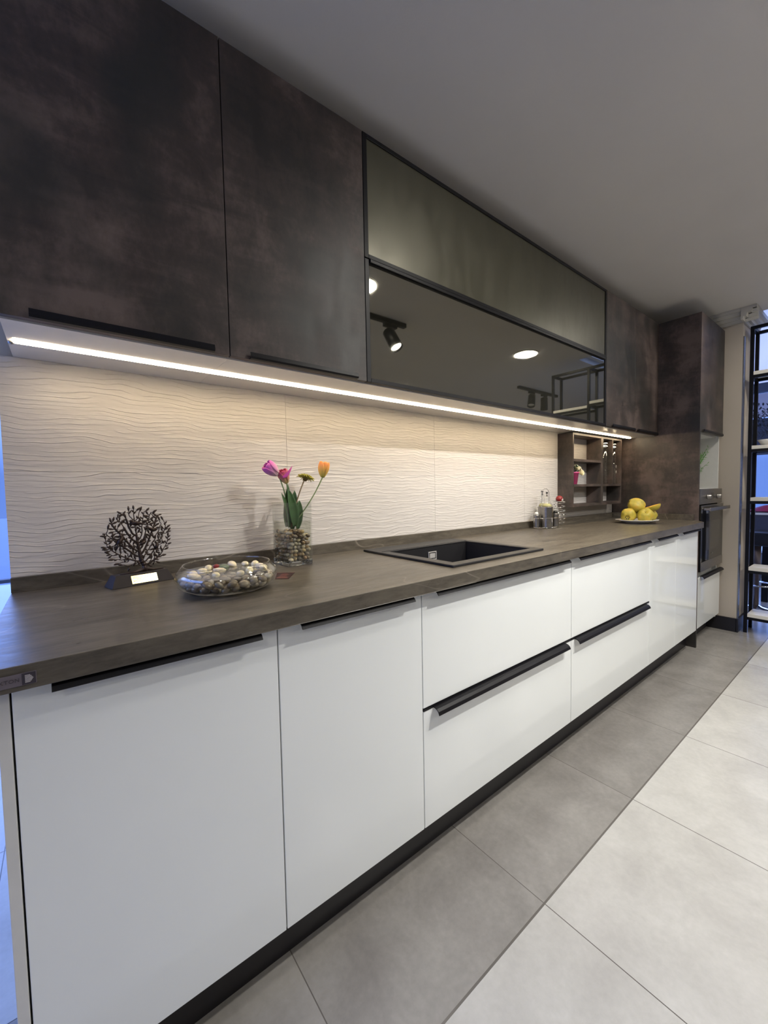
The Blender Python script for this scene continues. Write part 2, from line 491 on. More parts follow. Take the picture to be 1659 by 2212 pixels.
# column at the end of the kitchen
struct(B().box(4.30, 4.62, -.665, .14, 0, CEIL).build('wall_right', M_COLUMN, origin='keep'))
prof = [(0, 0), (-.010, 0), (-.014, .020), (-.030, .020), (-.036, .042), (-.056, .042), (-.064, .064), (-.084, .064), (-.088, .085), (0, .085)]
cb = B()
z0c = CEIL-.086
cb.prism([(4.30+p, z0c+q) for p, q in prof], 'y', -.752, -.0)
cb.prism([(-.665+p, z0c+q) for p, q in prof], 'x', 4.211, 4.70)
struct(cb.build('trim_1', M_CROWN, origin='keep'))
struct(B().box(4.286, 4.30, -.668, -.47, 0, .105).box(4.286, 4.62, -.679, -.665, 0, .105).build('baseboard_right', M_PLINTH, origin='keep'))
struct(B().box(4.303, 4.345, -.672, -.6655, .105, 2.25).build('trim_2', M_ALU, origin='keep'))
# far glazed wall beyond the shelf frame
fw = B()
FXX = 7.0
struct(B().box(FXX, FXX+.1, -7, -1.25, 0, CEIL).build('wall_far_blocker', M_WALL, origin='keep'))  # unseen solid stretch, added to block blue daylight from the far end
fw.box(FXX, FXX+.1, -1.25, 3.5, 0, .20).box(FXX, FXX+.1, -1.25, 3.5, 1.50, 1.94).box(FXX, FXX+.1, -1.25, 3.5, 2.26, 2.37)
for yy in (1.2, 3.0): fw.box(FXX, FXX+.1, yy, yy+.07, .2, 1.5)
wfar = struct(fw.build('window_2', M_DIM, origin='keep'))
B().box(FXX+.04, FXX+.05, -1.25, 3.45, .2, 2.26).build('window_pane', M_PANE, wfar)
bb_ = N('lavender_sheet')
tl_ = bb_.n('ShaderNodeBsdfTranslucent', {0: bb_.ramp(bb_.noise(bb_.pos(), 2, 2), [(.3, (.72, .64, .56)), (.7, (.78, .68, .60))])})
bb_.t.links.new(tl_.outputs[0], bb_.out.inputs[0])
B().box(FXX+.045, FXX+.047, -1.25, 3.45, 2.37, 3.3).build('glow_sheet', bb_.m, wfar)  # made-up translucent sheet, passes sky light to imitate a daylit lavender wall
struct(B().box(FXX-.02, FXX, -1.25, 3.5, 1.95, 2.24).build('wall_far', paint('grey_band', (168, 158, 160)), origin='keep'))

# ------------------------------------------------------------------ worktop and upstand
wt = thing('worktop', 'long dark veined stone worktop running the length of the kitchen', 'worktop', (1.9, -.32, .862))
sx0, sx1, sy0, sy1 = 1.226, 1.70, -.54, -.10
o = Vector((1.9, -.32, .862))
b = B()
def lbox(b, x0, x1, y0, y1, z0, z1): b.box(x0-o.x, x1-o.x, y0-o.y, y1-o.y, z0-o.z, z1-o.z)
lbox(b, XL, sx0, YC, 0, .862, .9); lbox(b, sx0, sx1, YC, sy0, .862, .9); lbox(b, sx0, sx1, sy1, 0, .862, .9)
b.prism([(sx1-o.x, YC-o.y), (X5-o.x+.002, YC-o.y), (PX-.001-o.x, TY-.012-o.y), (PX-.001-o.x, -o.y), (sx1-o.x, -o.y)], 'z', 0, .038)
bmesh.ops.remove_doubles(b.bm, verts=b.bm.verts, dist=1e-5)
b.build('slab', M_STONE, wt, bevel=.0012)
us = B(); us.box(XL-o.x, PX-.001-o.x, -.012-o.y, -.0015-o.y, .0381, WT-.862)
us.box(PX-.013-o.x, PX-.001-o.x, TY+.004-o.y, -.0125-o.y, .0381, WT-.862)
us.build('upstand', M_STONE, wt, bevel=.0008)

# metal maker's label on the slab edge
lab = thing('maker_label', 'small metal label with lettering on the near edge of the stone worktop', 'label', (.175, YC, .870))
B().box(-.030, .031, -.0015, -.0002, 0, .0185).build('plate', M_LABEL, lab, bevel=.0004)
B().box(.0145, .0302, -.0021, -.0015, .0008, .0177).build('dark_field', M_LABELD, lab)
mk = B()
for k, (w0, w1) in enumerate(((0, .006), (0, .0075), (0, .0085), (0, .0095), (0, .0085), (0, .0075), (0, .006))):
    mk.box(.018+w0, .018+w1, -.0025, -.0021, .0036+k*.0017, .0046+k*.0017)
mk.build('mark', M_LABELW, lab)
def text(body, size, name, mat, parent, loc, rot, ext=.0003, align='LEFT'):
    cu = bpy.data.curves.new(name, 'FONT'); cu.body = body; cu.size = size; cu.extrude = ext; cu.align_x = align
    cu.space_character = 1.12
    o_ = bpy.data.objects.new(name, cu); COL.objects.link(o_)
    dg = bpy.context.evaluated_depsgraph_get()
    me = bpy.data.meshes.new_from_object(o_.evaluated_get(dg))
    bpy.data.objects.remove(o_, do_unlink=True)
    me.materials.clear(); me.materials.append(mat)
    ob = bpy.data.objects.new(name, me); COL.objects.link(ob); ob.parent = parent
    ob.location = loc; ob.rotation_euler = rot
    return ob
text('DEKTON', .0074, 'lettering', M_LABELT, lab, (-.0205, -.0018, .0070), (R_(90), 0, 0))

# ------------------------------------------------------------------ handles
def lip_handle(x0, x1, ytop, ztop, parent, name='handle', ks=(.86, .92)):
    """black J profile on the top edge of a lower front"""
    L = parent_origin(parent)
    pr = [(0, .0), (-.008, 0), (-.018, -.0025), (-.026, -.009), (-.0305, -.019), (-.0290, -.0205), (-.0275, -.0195), (-.0235, -.011), (-.0165, -.0055), (-.008, -.0032), (0, -.0032)]
    return B().prism([(ytop+p*ks[0]-L[1], ztop+q*ks[1]-L[2]) for p, q in pr], 'x', x0-L[0], x1-L[0]).build(name, M_BLACK, parent)
def up_handle(x0, x1, y, z, parent):
    """black grip profile on the bottom edge of a wall unit door"""
    L = parent_origin(parent)
    pr = [(0, 0), (-.010, .001), (-.013, .006), (-.010, .018), (-.0085, .018), (-.0105, .006), (-.0085, .003), (0, .002)]
    return B().prism([(y+p-L[1], z+q-L[2]) for p, q in pr], 'x', x0-L[0], x1-L[0]).build('handle', M_BLACK, parent)

# ------------------------------------------------------------------ lower units
def lower(xa, xb, label, name='base_cabinet'):
    t = thing(name, label, 'cabinet', ((xa+xb)/2, YF+.3, 0), 0, 'white base cabinets')
    cb_ = B(); L = t.location
    def q(x0, x1, y0, y1, z0, z1): cb_.box(x0-L.x, x1-L.x, y0-L.y, y1-L.y, z0, z1)
    q(xa+.0005, xa+.0165, YF+.022, -.02, ZD, .8615); q(xb-.0165, xb-.0005, YF+.022, -.02, ZD, .8615)
    q(xa+.0165, xb-.0165, YF+.022, -.02, ZD, ZD+.016); q(xa+.0165, xb-.0165, -.036, -.02, ZD+.016, .8615)
    cb_.build('carcass', M_WPANEL, t)
    return t
def front(t, name, x0, x1, z0, z1, y=YF, th=.02):
    L = parent_origin(t)
    return B().box(x0-L.x, x1-L.x, y-L.y, y+th-L.y, z0-L.z, z1-L.z).build(name, M_WHITE, t, bevel=.0012)
GAP = .0013
c1 = lower(X0, X1, 'white base cabinet with a single tall door at the near end of the run')
d = front(c1, 'door', X0+GAP, X1-GAP, ZD, .857); lip_handle(.222, .556, YF, .8615, d, ks=(.93, .72))
ep = B().box(.1565-c1.location.x, X0-.0013-c1.location.x, YF-c1.location.y, -.02-c1.location.y, 0, .8615)
ep.build('side_panel', M_WPANEL, c1, bevel=.0008)
c2 = lower(X1, X2, 'white single-door base cabinet between the near end cabinet and the sink drawers')
d = front(c2, 'door', X1+GAP, X2-GAP, ZD, .857); lip_handle(.645, .979, YF, .8615, d, ks=(.93, .72))
def drawers(xa, xb, label, ha, hb):
    t = lower(xa, xb, label)
    L = t.location
    u = front(t, 'drawer', xa+GAP, xb-GAP, ZS+.006, .857); lip_handle(ha, hb, YF, .8615, u, ks=(.93, .72))
    l = front(t, 'drawer', xa+GAP, xb-GAP, ZD, ZS-.003)
    lip_handle(ha, hb, YF, ZS, l)
    B().box(xa+GAP-L.x, xb-GAP-L.x, YF-.0012-L.y, YF+.03-L.y, ZS-.0028, ZS+.004).build('grip_channel', M_BLACK, t)
    return t
c3 = drawers(X2, X3, 'white two-drawer base cabinet below the sink', 1.066, 1.815)
c4 = drawers(X3, X4, 'white two-drawer base cabinet right of the sink drawers', 1.893, 2.66)
c5 = lower(X4, X5, 'white two-door base cabinet at the far end beside the brown panel')
xm = 3.128
d = front(c5, 'door', X4+GAP, xm-.0006, ZD, .857); lip_handle(2.765, 3.075, YF, .8615, d, ks=(.93, .72))
d = front(c5, 'door', xm+.0006, X5-GAP, ZD, .857); lip_handle(3.175, 3.50, YF, .8615, d, ks=(.93, .72))
fl = thing('plinth', 'black plinth board running below the white base cabinets', 'plinth', (1.9, YP, 0))
B().box(X0-1.9, PX-.002-1.9, 0, .015, 0, ZD-.0005).build('board', M_PLINTH, fl)
B().box(X5-1.9, PX-.002-1.9, -.050, -.034, ZD-.0, .861).build('end_filler', M_DARKB, fl)

# ------------------------------------------------------------------ sink
sk = thing('kitchen_sink', 'black composite inset sink in the stone worktop', 'sink', (1.46, -.32, .9))
ox0, ox1, oy0, oy1 = 1.199-1.46, 1.722-1.46, -.563+.32, -.077+.32
ix0, ix1, iy0, iy1 = 1.240-1.46, 1.690-1.46, -.525+.32, -.197+.32
b = B()
zt = .0085
for q in ((ox0, ox1, oy0, iy0), (ox0, ox1, iy1, oy1), (ox0, ix0, iy0, iy1), (ix1, ox1, iy0, iy1)):
    b.box(q[0], q[1], q[2], q[3], .0002, zt)
bmesh.ops.remove_doubles(b.bm, verts=b.bm.verts, dist=1e-5)
b.build('rim', M_SINK, sk, bevel=.002)
B().box(ox0+.014, ox1-.014, iy1+.012, iy1+.016, zt, zt+.0012).build('ledge_line', M_SINK, sk)
b = B(); w_ = .006
b.box(ix0-w_, ix1+w_, iy0-w_, iy1+w_, -.20, -.194)
for q in ((ix0-w_, ix0, iy0-w_, iy1+w_), (ix1, ix1+w_, iy0-w_, iy1+w_), (ix0, ix1, iy0-w_, iy0), (ix0, ix1, iy1, iy1+w_)):
    b.box(q[0], q[1], q[2], q[3], -.194, .0005)
b.build('basin', M_SINK, sk)
b = B()
ocx, ocz = 1.471-1.46, -.034
for q in ((-.024, .024, .014, .018), (-.024, .024, -.018, -.014), (-.024, -.020, -.014, .014), (.020, .024, -.014, .014), (-.016, .016, -.010, .010)):
    b.box(ocx+q[0], ocx+q[1], iy1-.004, iy1-.0005, ocz+q[2], ocz+q[3])
b.build('overflow_cover', M_OVERF, sk, bevel=.0006)

# ------------------------------------------------------------------ wall units
def upper(xa, xb, label):
    t = thing('wall_cabinet', label, 'cabinet', ((xa+xb)/2, YU/2, ZU))
    L = t.location
    B().box(xa-L.x, xb-L.x, YU+.021-L.y, -.0015-L.y, .0, ZX-ZU).build('carcass', [M_UNDER], t)
    return t
def udoor(t, x0, x1, ha, hb):
    L = t.location
    d = B().box(x0-L.x, x1-L.x, YU-L.y, YU+.018-L.y, .003, ZX-ZU).build('door', M_PAT, t, bevel=.0008)
    up_handle(ha, hb, YU, ZU+.003, d)
    return d
u1 = upper(.165, XA, 'brown patina wall cabinet at the near left end')
udoor(u1, .165, XA-.0012, .212, .574)
u2 = upper(XA+.0004, XB-.0004, 'brown patina wall cabinet left of the glass doors')
udoor(u2, XA+.0012, XB-.001, .667, 1.022)
u3 = upper(XB+.0004, XC-.0004, 'wide wall cabinet with two dark glass flap doors in black frames')
L = u3.location
def gdoor(z0, z1, mat, lab):
    x0, x1 = XB+.001, XC-.001
    fr = .017
    f = B()
    f.box(x0-L.x, x0+fr-L.x, YU-L.y, YU+.019-L.y, z0-ZU, z1-ZU); f.box(x1-fr-L.x, x1-L.x, YU-L.y, YU+.019-L.y, z0-ZU, z1-ZU)
    f.box(x0+fr-L.x, x1-fr-L.x, YU-L.y, YU+.019-L.y, z0-ZU, z0+fr*.8-ZU); f.box(x0+fr-L.x, x1-fr-L.x, YU-L.y, YU+.019-L.y, z1-fr*.8-ZU, z1-ZU)
    d = f.build('door', M_BLACK, u3, bevel=.001)
    g = B().box(x0+fr-L.x-.002, x1-fr-L.x+.002, YU+.004-L.y, YU+.008-L.y, z0+fr*.8-.002-ZU, z1-fr*.8+.002-ZU).build('glass_panel', mat, d)
    g['label'] = lab
    return d
gdoor(ZU+.003, ZG-.002, M_GL_LO, 'glossy dark mirror-like glass')
gdoor(ZG+.001, ZX, M_GL_UP, 'satin grey-green glass')
B().box(XB+.02-L.x, XC-.02-L.x, YU-.006-L.y, YU-L.y, ZG-.014-ZU, ZG-.003-ZU).build('grip_rail', M_BLACK, u3, bevel=.001)
u4 = upper(XC+.0004, PX-.001, 'brown patina two-door wall cabinet between the glass doors and the tall unit')
udoor(u4, XC+.001, 3.272, 2.92, 3.262)
udoor(u4, 3.2735, PX-.002, 3.31, PX-.02)

led = thing('led_strip', 'slim glowing strip light fixed under the wall cabinets', 'light', (1.9, -.150, ZU))
B().box(.168-1.9, 3.64-1.9, .0060, .0085, -.004, -.0005).build('housing', M_ALU, led)
B().box(.178-1.9, 3.63-1.9, -.0055, .0055, -.0050, -.0003).build('diffuser', M_LED, led)
ecl = B().ball((.172-1.9, 0, -.006), (.006, .006, .004)).build('end_cap', M_ALU, led, smooth=True)

# ------------------------------------------------------------------ tall unit
tu = thing('tall_cabinet', 'tall oven housing with brown side panel, brown top door and white drawer', 'cabinet', (3.98, -.28, 0))
L = tu.location
def tb_(name, x0, x1, y0, y1, z0, z1, mat, parent=tu, bevel=0):
    P = parent_origin(parent)
    return B().box(x0-P.x, x1-P.x, y0-P.y, y1-P.y, z0-P.z, z1-P.z).build(name, mat, parent, bevel=bevel)
tb_('side_panel', PX, PX+.019, TY-.018, .0, 0, ZX, M_PAT, bevel=.0006)
cb2 = B()
def q(x0, x1, y0, y1, z0, z1): cb2.box(x0-L.x, x1-L.x, y0-L.y, y1-L.y, z0-L.z, z1-L.z)
q(TX1-.018, TX1, TY+.003, 0, .1, ZX-.001); q(PX+.02, TX1-.018, -.012, 0, 1.12, 1.507)
q(PX+.02, TX1-.018, TY+.004, 0, 1.107, 1.119); q(PX+.02, TX1-.018, TY+.025, 0, 1.508, 1.525)
q(PX+.02, TX1-.018, TY+.03, 0, 1.53, ZX-.001)
q(PX+.0195, PX+.026, TY+.004, -.013, 1.12, 1.507)
q(PX+.02, TX1-.018, TY+.03, 0, .1, .50)
cb2.build('carcass', M_WPANEL, tu)
d = tb_('door', PX+.021, TX1, TY-.018, TY, 1.512, ZX, M_PAT, bevel=.0008)
up_handle(PX+.06, TX1-.03, TY-.018, 1.512, d)
d = tb_('drawer', PX+.021, TX1-.002, TY-.018, TY, .13, .492, M_WHITE, bevel=.0012)
lip_handle(PX+.07, TX1, TY-.018, .500, d)
tb_('plinth_board', PX+.02, TX1, -.485, -.470, 0, .099, M_PLINTH)
ov = thing('oven', 'built-in steel and black glass oven in the tall unit', 'oven', (3.99, TY, .52))
P = ov.location
def ob_(name, x0, x1, y0, y1, z0, z1, mat, parent=ov, bevel=0):
    return B().box(x0-P.x, x1-P.x, y0-P.y, y1-P.y, z0-P.z, z1-P.z).build(name, mat, parent, bevel=bevel)
oxa, oxb = PX+.022, TX1-.002
ob_('body', oxa+.02, oxb-.02, TY+.002, -.03, .52, 1.105, M_DARKB)
ob_('control_panel', oxa, oxb, TY-.022, TY+.001, 1.006, 1.115, M_STEEL, bevel=.0015)
dr = ob_('door', oxa, oxb, TY-.030, TY-.002, .535, 1.000, M_OVENG, bevel=.002)
ob_('window', oxa+.115, oxb-.10, TY-.0312, TY-.0300, .675, .885, M_OVENW, dr)
ob_('top_trim', oxa, oxb, TY-.0315, TY-.030, .972, 1.0, M_STEEL, dr)
ob_('bottom_trim', oxa, oxb, TY-.0315, TY-.030, .535, .600, M_STEEL, dr)
ob_('badge', 3.97, 4.00, TY-.0322, TY-.0312, .640, .643, M_CHROME, dr)
hb = B(); hb.box(oxa+.02-P.x, oxb-.02-P.x, -.078, -.068, .962-P.z, .985-P.z)
hb.box(oxa+.04-P.x, oxa+.055-P.x, -.070, -.0316, .966-P.z, .982-P.z); hb.box(oxb-.055-P.x, oxb-.04-P.x, -.070, -.0316, .966-P.z, .982-P.z)
hb.build('handle', M_STEEL, dr, bevel=.002)
for kx in (3.885, 4.145):
    kb = B(); kb.lathe([(0, 0), (.018, 0), (.018, .004), (.0155, .005), (.014, .022), (.012, .024), (0, .024)], 24)
    kn = kb.build('knob', M_STEEL, ov, smooth=True); kn.rotation_euler = (R_(90), 0, 0); kn.location = (kx-P.x, -.0222, 1.058-P.z)
ob_('display', 3.985, 4.055, TY-.0228, TY-.022, 1.038, 1.085, M_OVENG)

# ------------------------------------------------------------------ niche shelves on the tiled wall
ns = thing('wall_shelf', 'brown open wall shelf with small compartments below the wall cabinets', 'shelf', (3.22, -.055, 1.015))
P = ns.location
NX0, NXM0, NXM1, NX1, NY = 2.853, 3.257, 3.290, 3.600, -.105
def nb(name, x0, x1, z0, z1): 
    return B().box(x0-P.x, x1-P.x, NY-P.y, -.0018-P.y, z0-P.z, z1-P.z).build(name, M_PAT, ns, bevel=.0006)
nb('side', NX0, NX0+.014, 1.015, 1.500); nb('side', NX1-.014, NX1, 1.015, 1.500); nb('side', NXM0, NXM1, 1.015, 1.500)
nb('top_board', NX0+.014, NXM0, 1.486, 1.500); nb('top_board', NXM1, NX1-.014, 1.486, 1.500)
nb('bottom_board', NX0+.014, NXM0, 1.015, 1.031); nb('bottom_board', NXM1, NX1-.014, 1.015, 1.035)
nb('shelf_board', NX0+.014, NXM0, 1.314, 1.330); nb('shelf_board', NX0+.014, NXM0, 1.148, 1.164); nb('shelf_board', NXM1, NX1-.014, 1.148, 1.164)
nb('divider', 3.438, 3.450, 1.164, 1.486)

# glass cylinders with chrome lids
def jar(x, label, extra):
    t = thing('glass_tube_jar', label, 'jar', (x, -.066, 1.1641), 0, 'tube jars in the wall shelf slots')
    B().lathe([(0, 0), (.030, 0), (.031, .004), (.031, .262), (.0285, .262), (.0285, .008), (0, .008)], 28).build('tube', M_GLASS, t, smooth=True)
    B().lathe([(0, .262), (.034, .262), (.035, .266), (.035, .274), (.032, .276), (.032, .284), (.034, .287), (.034, .300), (0, .303)], 28).build('lid', M_CHROME, t, smooth=True)
    if extra:
        for z in (.080, .120):
            b_ = B().lathe([(0, 0), (.010, 0), (.010, .002), (0, .002)], 20)
            s_ = b_.build('round_sticker', M_PLATE, t); s_.rotation_euler = (R_(90), 0, R_(25)); s_.location = (.0135, -.0295, z+.01)
jar(3.364, 'tall clear glass tube jar with chrome lid in the left slot', False)
jar(3.512, 'tall clear glass tube jar with white dots and chrome lid in the right slot', True)

# pink pot of cream roses
rp = thing('potted_rose', 'small pink pot of cream roses in the wall shelf', 'plant', (2.948, -.058, 1.1641))
B().lathe([(0, 0), (.026, 0), (.036, .074), (.039, .074), (.039, .082), (.034, .082), (.033, .070), (0, .068)], 28).build('pot', M_PINKPOT, rp, smooth=True, bevel=0)
lf = B()
rr = random.Random(3)
for k in range(46):
    a = rr.uniform(0, 6.28); rad = rr.uniform(.008, .05); z = .085+rr.uniform(0, .042)
    rot = Matrix.Rotation(a, 3, 'Z') @ Matrix.Rotation(rr.uniform(-.9, .9), 3, 'Y') @ Matrix.Rotation(rr.uniform(-.5, .5), 3, 'X')
    lf.ball((rad*math.cos(a), rad*.8*math.sin(a), z), (.013, .006, .0012), rot, 1)
for k in range(8):
    a = k*.8; lf.tube([(0, 0, .065), (.02*math.cos(a), .016*math.sin(a), .09), (.035*math.cos(a), .03*math.sin(a), .11)], .0012, 5)
lf.build('foliage', M_LEAFD, rp, smooth=True)
def rose(c, r, tilt):
    rb = B()
    for ring, (n_, rad, h, op) in enumerate(((3, .25, 1.0, .1), (4, .48, .95, .3), (5, .75, .8, .55), (6, .95, .6, .8))):
        for k in range(n_):
            a = 6.283*k/n_+ring*.5
            def fn(u, v, a=a, rad=rad, h=h, op=op, n_=n_):
                w = (u-.5)*6.283/n_*1.35; rr_ = r*(rad*(.35+.65*math.sin(v*1.5))+op*.25*v*v)
                return (rr_*math.cos(a+w), rr_*math.sin(a+w), r*(-.5+1.25*h*v-.15*(2*u-1)**2*v))
            rb.grid(fn, 4, 4)
    o_ = rb.build('rose_bloom', M_ROSE, rp, smooth=True, solid=.0006)
    o_.location = c; o_.rotation_euler = tilt
rose((.010, -.018, .112), .0205, (R_(55), 0, R_(-20)))
rose((.040, .004, .125), .018, (R_(30), R_(10), 0))
rose((.062, -.010, .108), .019, (R_(45), R_(30), R_(-10)))
rose((.070, -.020, .080), .0215, (R_(60), R_(25), R_(-30)))
rose((.000, .018, .126), .014, (R_(10), 0, 0))

# ------------------------------------------------------------------ trophy with bronze tree
tr = thing('tree_trophy', 'dark tree of life trophy with small birds and a brass plate', 'trophy', (.410, -.108, .9004), R_(13))
b = B()
ch = [(-.078, 0), (.078, 0), (.066, .027), (-.066, .027)]
bmv = [b.bm.verts.new(p) for p in [(-.080, -.030, 0), (.080, -.030, 0), (.080, .030, 0), (-.080, .030, 0), (-.066, -.016, .031), (.066, -.016, .031), (.066, .020, .031), (-.066, .020, .031)]]
for f in ((0, 1, 2, 3), (4, 5, 6, 7), (0, 1, 5, 4), (1, 2, 6, 5), (2, 3, 7, 6), (3, 0, 4, 7)): b.bm.faces.new([bmv[i] for i in f])
b.build('base', M_WOOD, tr, bevel=.0012)
ang = math.atan2(.014, .031)
plq = B().box(-.033, .033, -.0006, .0006, -.0115, .0115).build('plaque', M_BRASS, tr, bevel=.0004)
plq.location = (.002, -.0238, .0156); plq.rotation_euler = (-ang, 0, 0)
et = B()
for k in range(6):
    x = -.028
    r2 = random.Random(k); xe = (.020, .024, .014, .022, .022, .004)[k]; x += (0, 0, .008, 0, 0, .018)[k]
    while x < xe:
        w = r2.uniform(.002, .005); et.box(x, x+w, -.0009, -.0006, .0072-k*.0032, .0080-k*.0032); x += w+.0012
et.build('engraving', M_ETCH, plq)
def make_tree():
    """flat tree of life: branches grown into a disc, a leaf at every twig"""
    rt = random.Random(11)
    CX, CZ, RR = 0.0, .125, .083
    targets = []; tries = 0
    while len(targets) < 560:
        a = rt.uniform(0, 6.283); r = RR*math.sqrt(rt.random())
        p = (CX+r*math.cos(a), CZ+r*math.sin(a))
        if p[1] < .052 and abs(p[0]) < .022: continue
        if all((p[0]-q_[0])**2+(p[1]-q_[1])**2 > .0054**2 for q_ in targets): targets.append(p)
        tries += 1
        if tries > 12000: break
    nodes = [(.012, .040), (.012, .048), (.008, .056), (.004, .064)]; par = [-1, 0, 1, 2]
    at = list(targets)
    for it in range(160):
        pull = {}
        for p in at:
            best = min(range(len(nodes)), key=lambda i: (nodes[i][0]-p[0])**2+(nodes[i][1]-p[1])**2)
            d = math.dist(nodes[best], p)
            pull.setdefault(best, []).append(((p[0]-nodes[best][0])/d, (p[1]-nodes[best][1])/d))
        if not pull: break
        for i, vs in pull.items():
            vx = sum(v[0] for v in vs); vy = sum(v[1] for v in vs); l = math.hypot(vx, vy)
            if l < 1e-6: vx, vy, l = vs[0][0], vs[0][1], 1
            nodes.append((nodes[i][0]+vx/l*.0045, nodes[i][1]+vy/l*.0045)); par.append(i)
        at = [p for p in at if min(math.dist(n_, p) for n_ in nodes) > .0052]
    cnt = [1]*len(nodes); kids = [0]*len(nodes)
    for i in range(len(nodes)-1, 0, -1):
        cnt[par[i]] += cnt[i]; kids[par[i]] += 1
    b = B()
    for i in range(1, len(nodes)):
        p, q_ = nodes[par[i]], nodes[i]
        r0 = .00085+.00016*math.sqrt(cnt[par[i]]); r1 = .00085+.00016*math.sqrt(cnt[i])
        b.tube([(p[0], 0, p[1]), (q_[0], 0, q_[1])], [r0, r1], 5)
        if kids[i] == 0:
            g = i
            for _ in range(2): g = par[g] if par[g] > 0 else g
            dx, dz = q_[0]-nodes[g][0], q_[1]-nodes[g][1]; ang_ = math.atan2(dz, dx)
            rad = math.atan2(q_[1]-CZ, q_[0]-CX)
            L_ = rt.uniform(.0068, .0088)
            c_ = (q_[0]+math.cos(ang_)*L_*.8, 0, q_[1]+math.sin(ang_)*L_*.8)
            b.ball(c_, (L_, .0018, .0030), Matrix.Rotation(-ang_, 3, 'Y'), 1)
        elif i > 8 and i % 3 == 0:
            ang_ = math.atan2(q_[1]-p[1], q_[0]-p[0])+(.75 if i % 2 else -.75); L_ = rt.uniform(.0048, .0066)
            b.ball((q_[0]+math.cos(ang_)*L_*.95, 0, q_[1]+math.sin(ang_)*L_*.95), (L_, .0016, .0023), Matrix.Rotation(-ang_, 3, 'Y'), 1)
    # root flare
    b.tube([(.012, 0, .056), (.012, 0, .046), (.010, 0, .038), (-.010, -.002, .033), (-.052, -.004, .0318)], [.0045, .0055, .006, .0035, .0015], 8)
    b.tube([(.012, 0, .046), (.016, 0, .037), (.034, .001, .033), (.062, .002, .0318)], [.005, .0055, .003, .0015], 8)
    b.tube([(.012, 0, .030), (.012, 0, .050)], [.008, .0052], 8)
    return b.build('tree', M_BRONZE, tr, smooth=True)
make_tree()
def bird(x, z, flip, ang, s=1.0):
    b_ = B()
    b_.ball((0, 0, 0), (.011, .0035, .0052), None, 2)
    b_.ball((.0095, 0, .0048), (.0042, .003, .0038), None, 1)
    b_.tube([(.012, 0, .005), (.0168, 0, .0052)], [.0013, .0002], 5)
    b_.tube([(-.008, 0, .000), (-.022, 0, -.002)], [.0028, .0016], 5)
    b_.ball((-.002, -.003, .001), (.008, .0015, .0035), None, 1)
    o_ = b_.build('bird', M_BRONZE, tr, smooth=True)
    o_.location = (x, -.003, z); o_.rotation_euler = (0, ang, 0); o_.scale = (s*flip, s, s)
bird(-.006, .168, -1, R_(5), 1.25); bird(.034, .148, 1, R_(25)); bird(.010, .112, 1, R_(-35)); bird(-.046, .124, 1, R_(-60), 1.2); bird(.046, .100, 1, R_(-80), .95)

# ------------------------------------------------------------------ pebble prototypes
def pebble_mesh(seed, a, b_, c):
    r2 = random.Random(seed); bm = bmesh.new()
    bmesh.ops.create_icosphere(bm, subdivisions=2, radius=1)
    ph = [r2.uniform(0, 6.28) for _ in range(4)]
    for v in bm.verts:
        k = 1+.10*math.sin(2*v.co.x+ph[0])+.08*math.sin(2.3*v.co.y+ph[1])+.06*math.sin(3*v.co.z+ph[2])
        v.co = Vector((v.co.x*a*k, v.co.y*b_*k, v.co.z*c*k))
    me = bpy.data.meshes.new('pebble'); bm.to_mesh(me); bm.free()
    for p in me.polygons: p.use_smooth = True
    return me
def put_pebble(me, loc, rot, label, group, s=1.0, zmin=None):
    o_ = bpy.data.objects.new('pebble', me); COL.objects.link(o_)
    o_.location = loc; o_.rotation_euler = rot; o_.scale = (s, s, s)
    return tag(o_, label, 'pebble', group)

# ------------------------------------------------------------------ glass bowl of pebbles
BC = Vector((.577, -.345, .9002))
bw = thing('glass_bowl', 'low round glass bowl holding water and pebbles', 'bowl', BC)
B().lathe([(0, 0), (.080, 0), (.104, .006), (.119, .018), (.1255, .033), (.122, .048), (.112, .060), (.1065, .067), (.1045, .067), (.1095, .059), (.1195, .047), (.1228, .033), (.1165, .0195), (.1025, .009), (.080, .0035), (0, .0035)], 72).build('bowl_body', M_GLASS, bw, smooth=True)
B().tube([(.1055*math.cos(a*math.pi/36), .1055*math.sin(a*math.pi/36), .067) for a in range(72)], .0014, 8, True).build('rim', M_GLASS, bw, smooth=True)
B().lathe([(0, .0042), (.079, .0042), (.101, .0098), (.115, .020), (.1215, .033), (.1190, .0455), (0, .0455)], 64).build('water', M_WATER, bw, smooth=False)
bm_ = [pebble_mesh(s, *d_) for s, d_ in enumerate(((.0125, .0105, .0085), (.0135, .010, .0075), (.011, .0105, .009), (.014, .0115, .008)))]
for m in bm_: m.materials.append(M_PEBB)
rp_ = random.Random(5)
for (z, rings) in ((.0135, ((.0, 1), (.024, 6), (.050, 12), (.077, 19), (.098, 25))), (.030, ((.0, 1), (.026, 6), (.052, 12), (.080, 18), (.106, 24)))):
    for rad, n_ in rings:
        ph = rp_.uniform(0, 6)
        for k in range(n_):
            a = 6.283*k/n_+ph
            zz = z+rp_.uniform(-.001, .002)+(.004 if rad > .09 and z < .02 else 0)
            put_pebble(rp_.choice(bm_), BC+Vector((rad*math.cos(a), rad*math.sin(a), zz)), (rp_.uniform(-.6, .6), rp_.uniform(-.6, .6), rp_.uniform(0, 6)),
                       'brown, grey or pale pebble lying in the low glass bowl', 'pebbles in the glass bowl', rp_.uniform(.85, 1.05))
wm = [pebble_mesh(s+20, *d_) for s, d_ in enumerate(((.0145, .0095, .0085), (.0125, .0105, .010), (.0165, .0105, .008)))]
for m in wm: m.materials.append(M_PEBW)
def at_bowl(a, r, z): return BC+Vector((r*math.cos(R_(a)), r*math.sin(R_(a)), z))
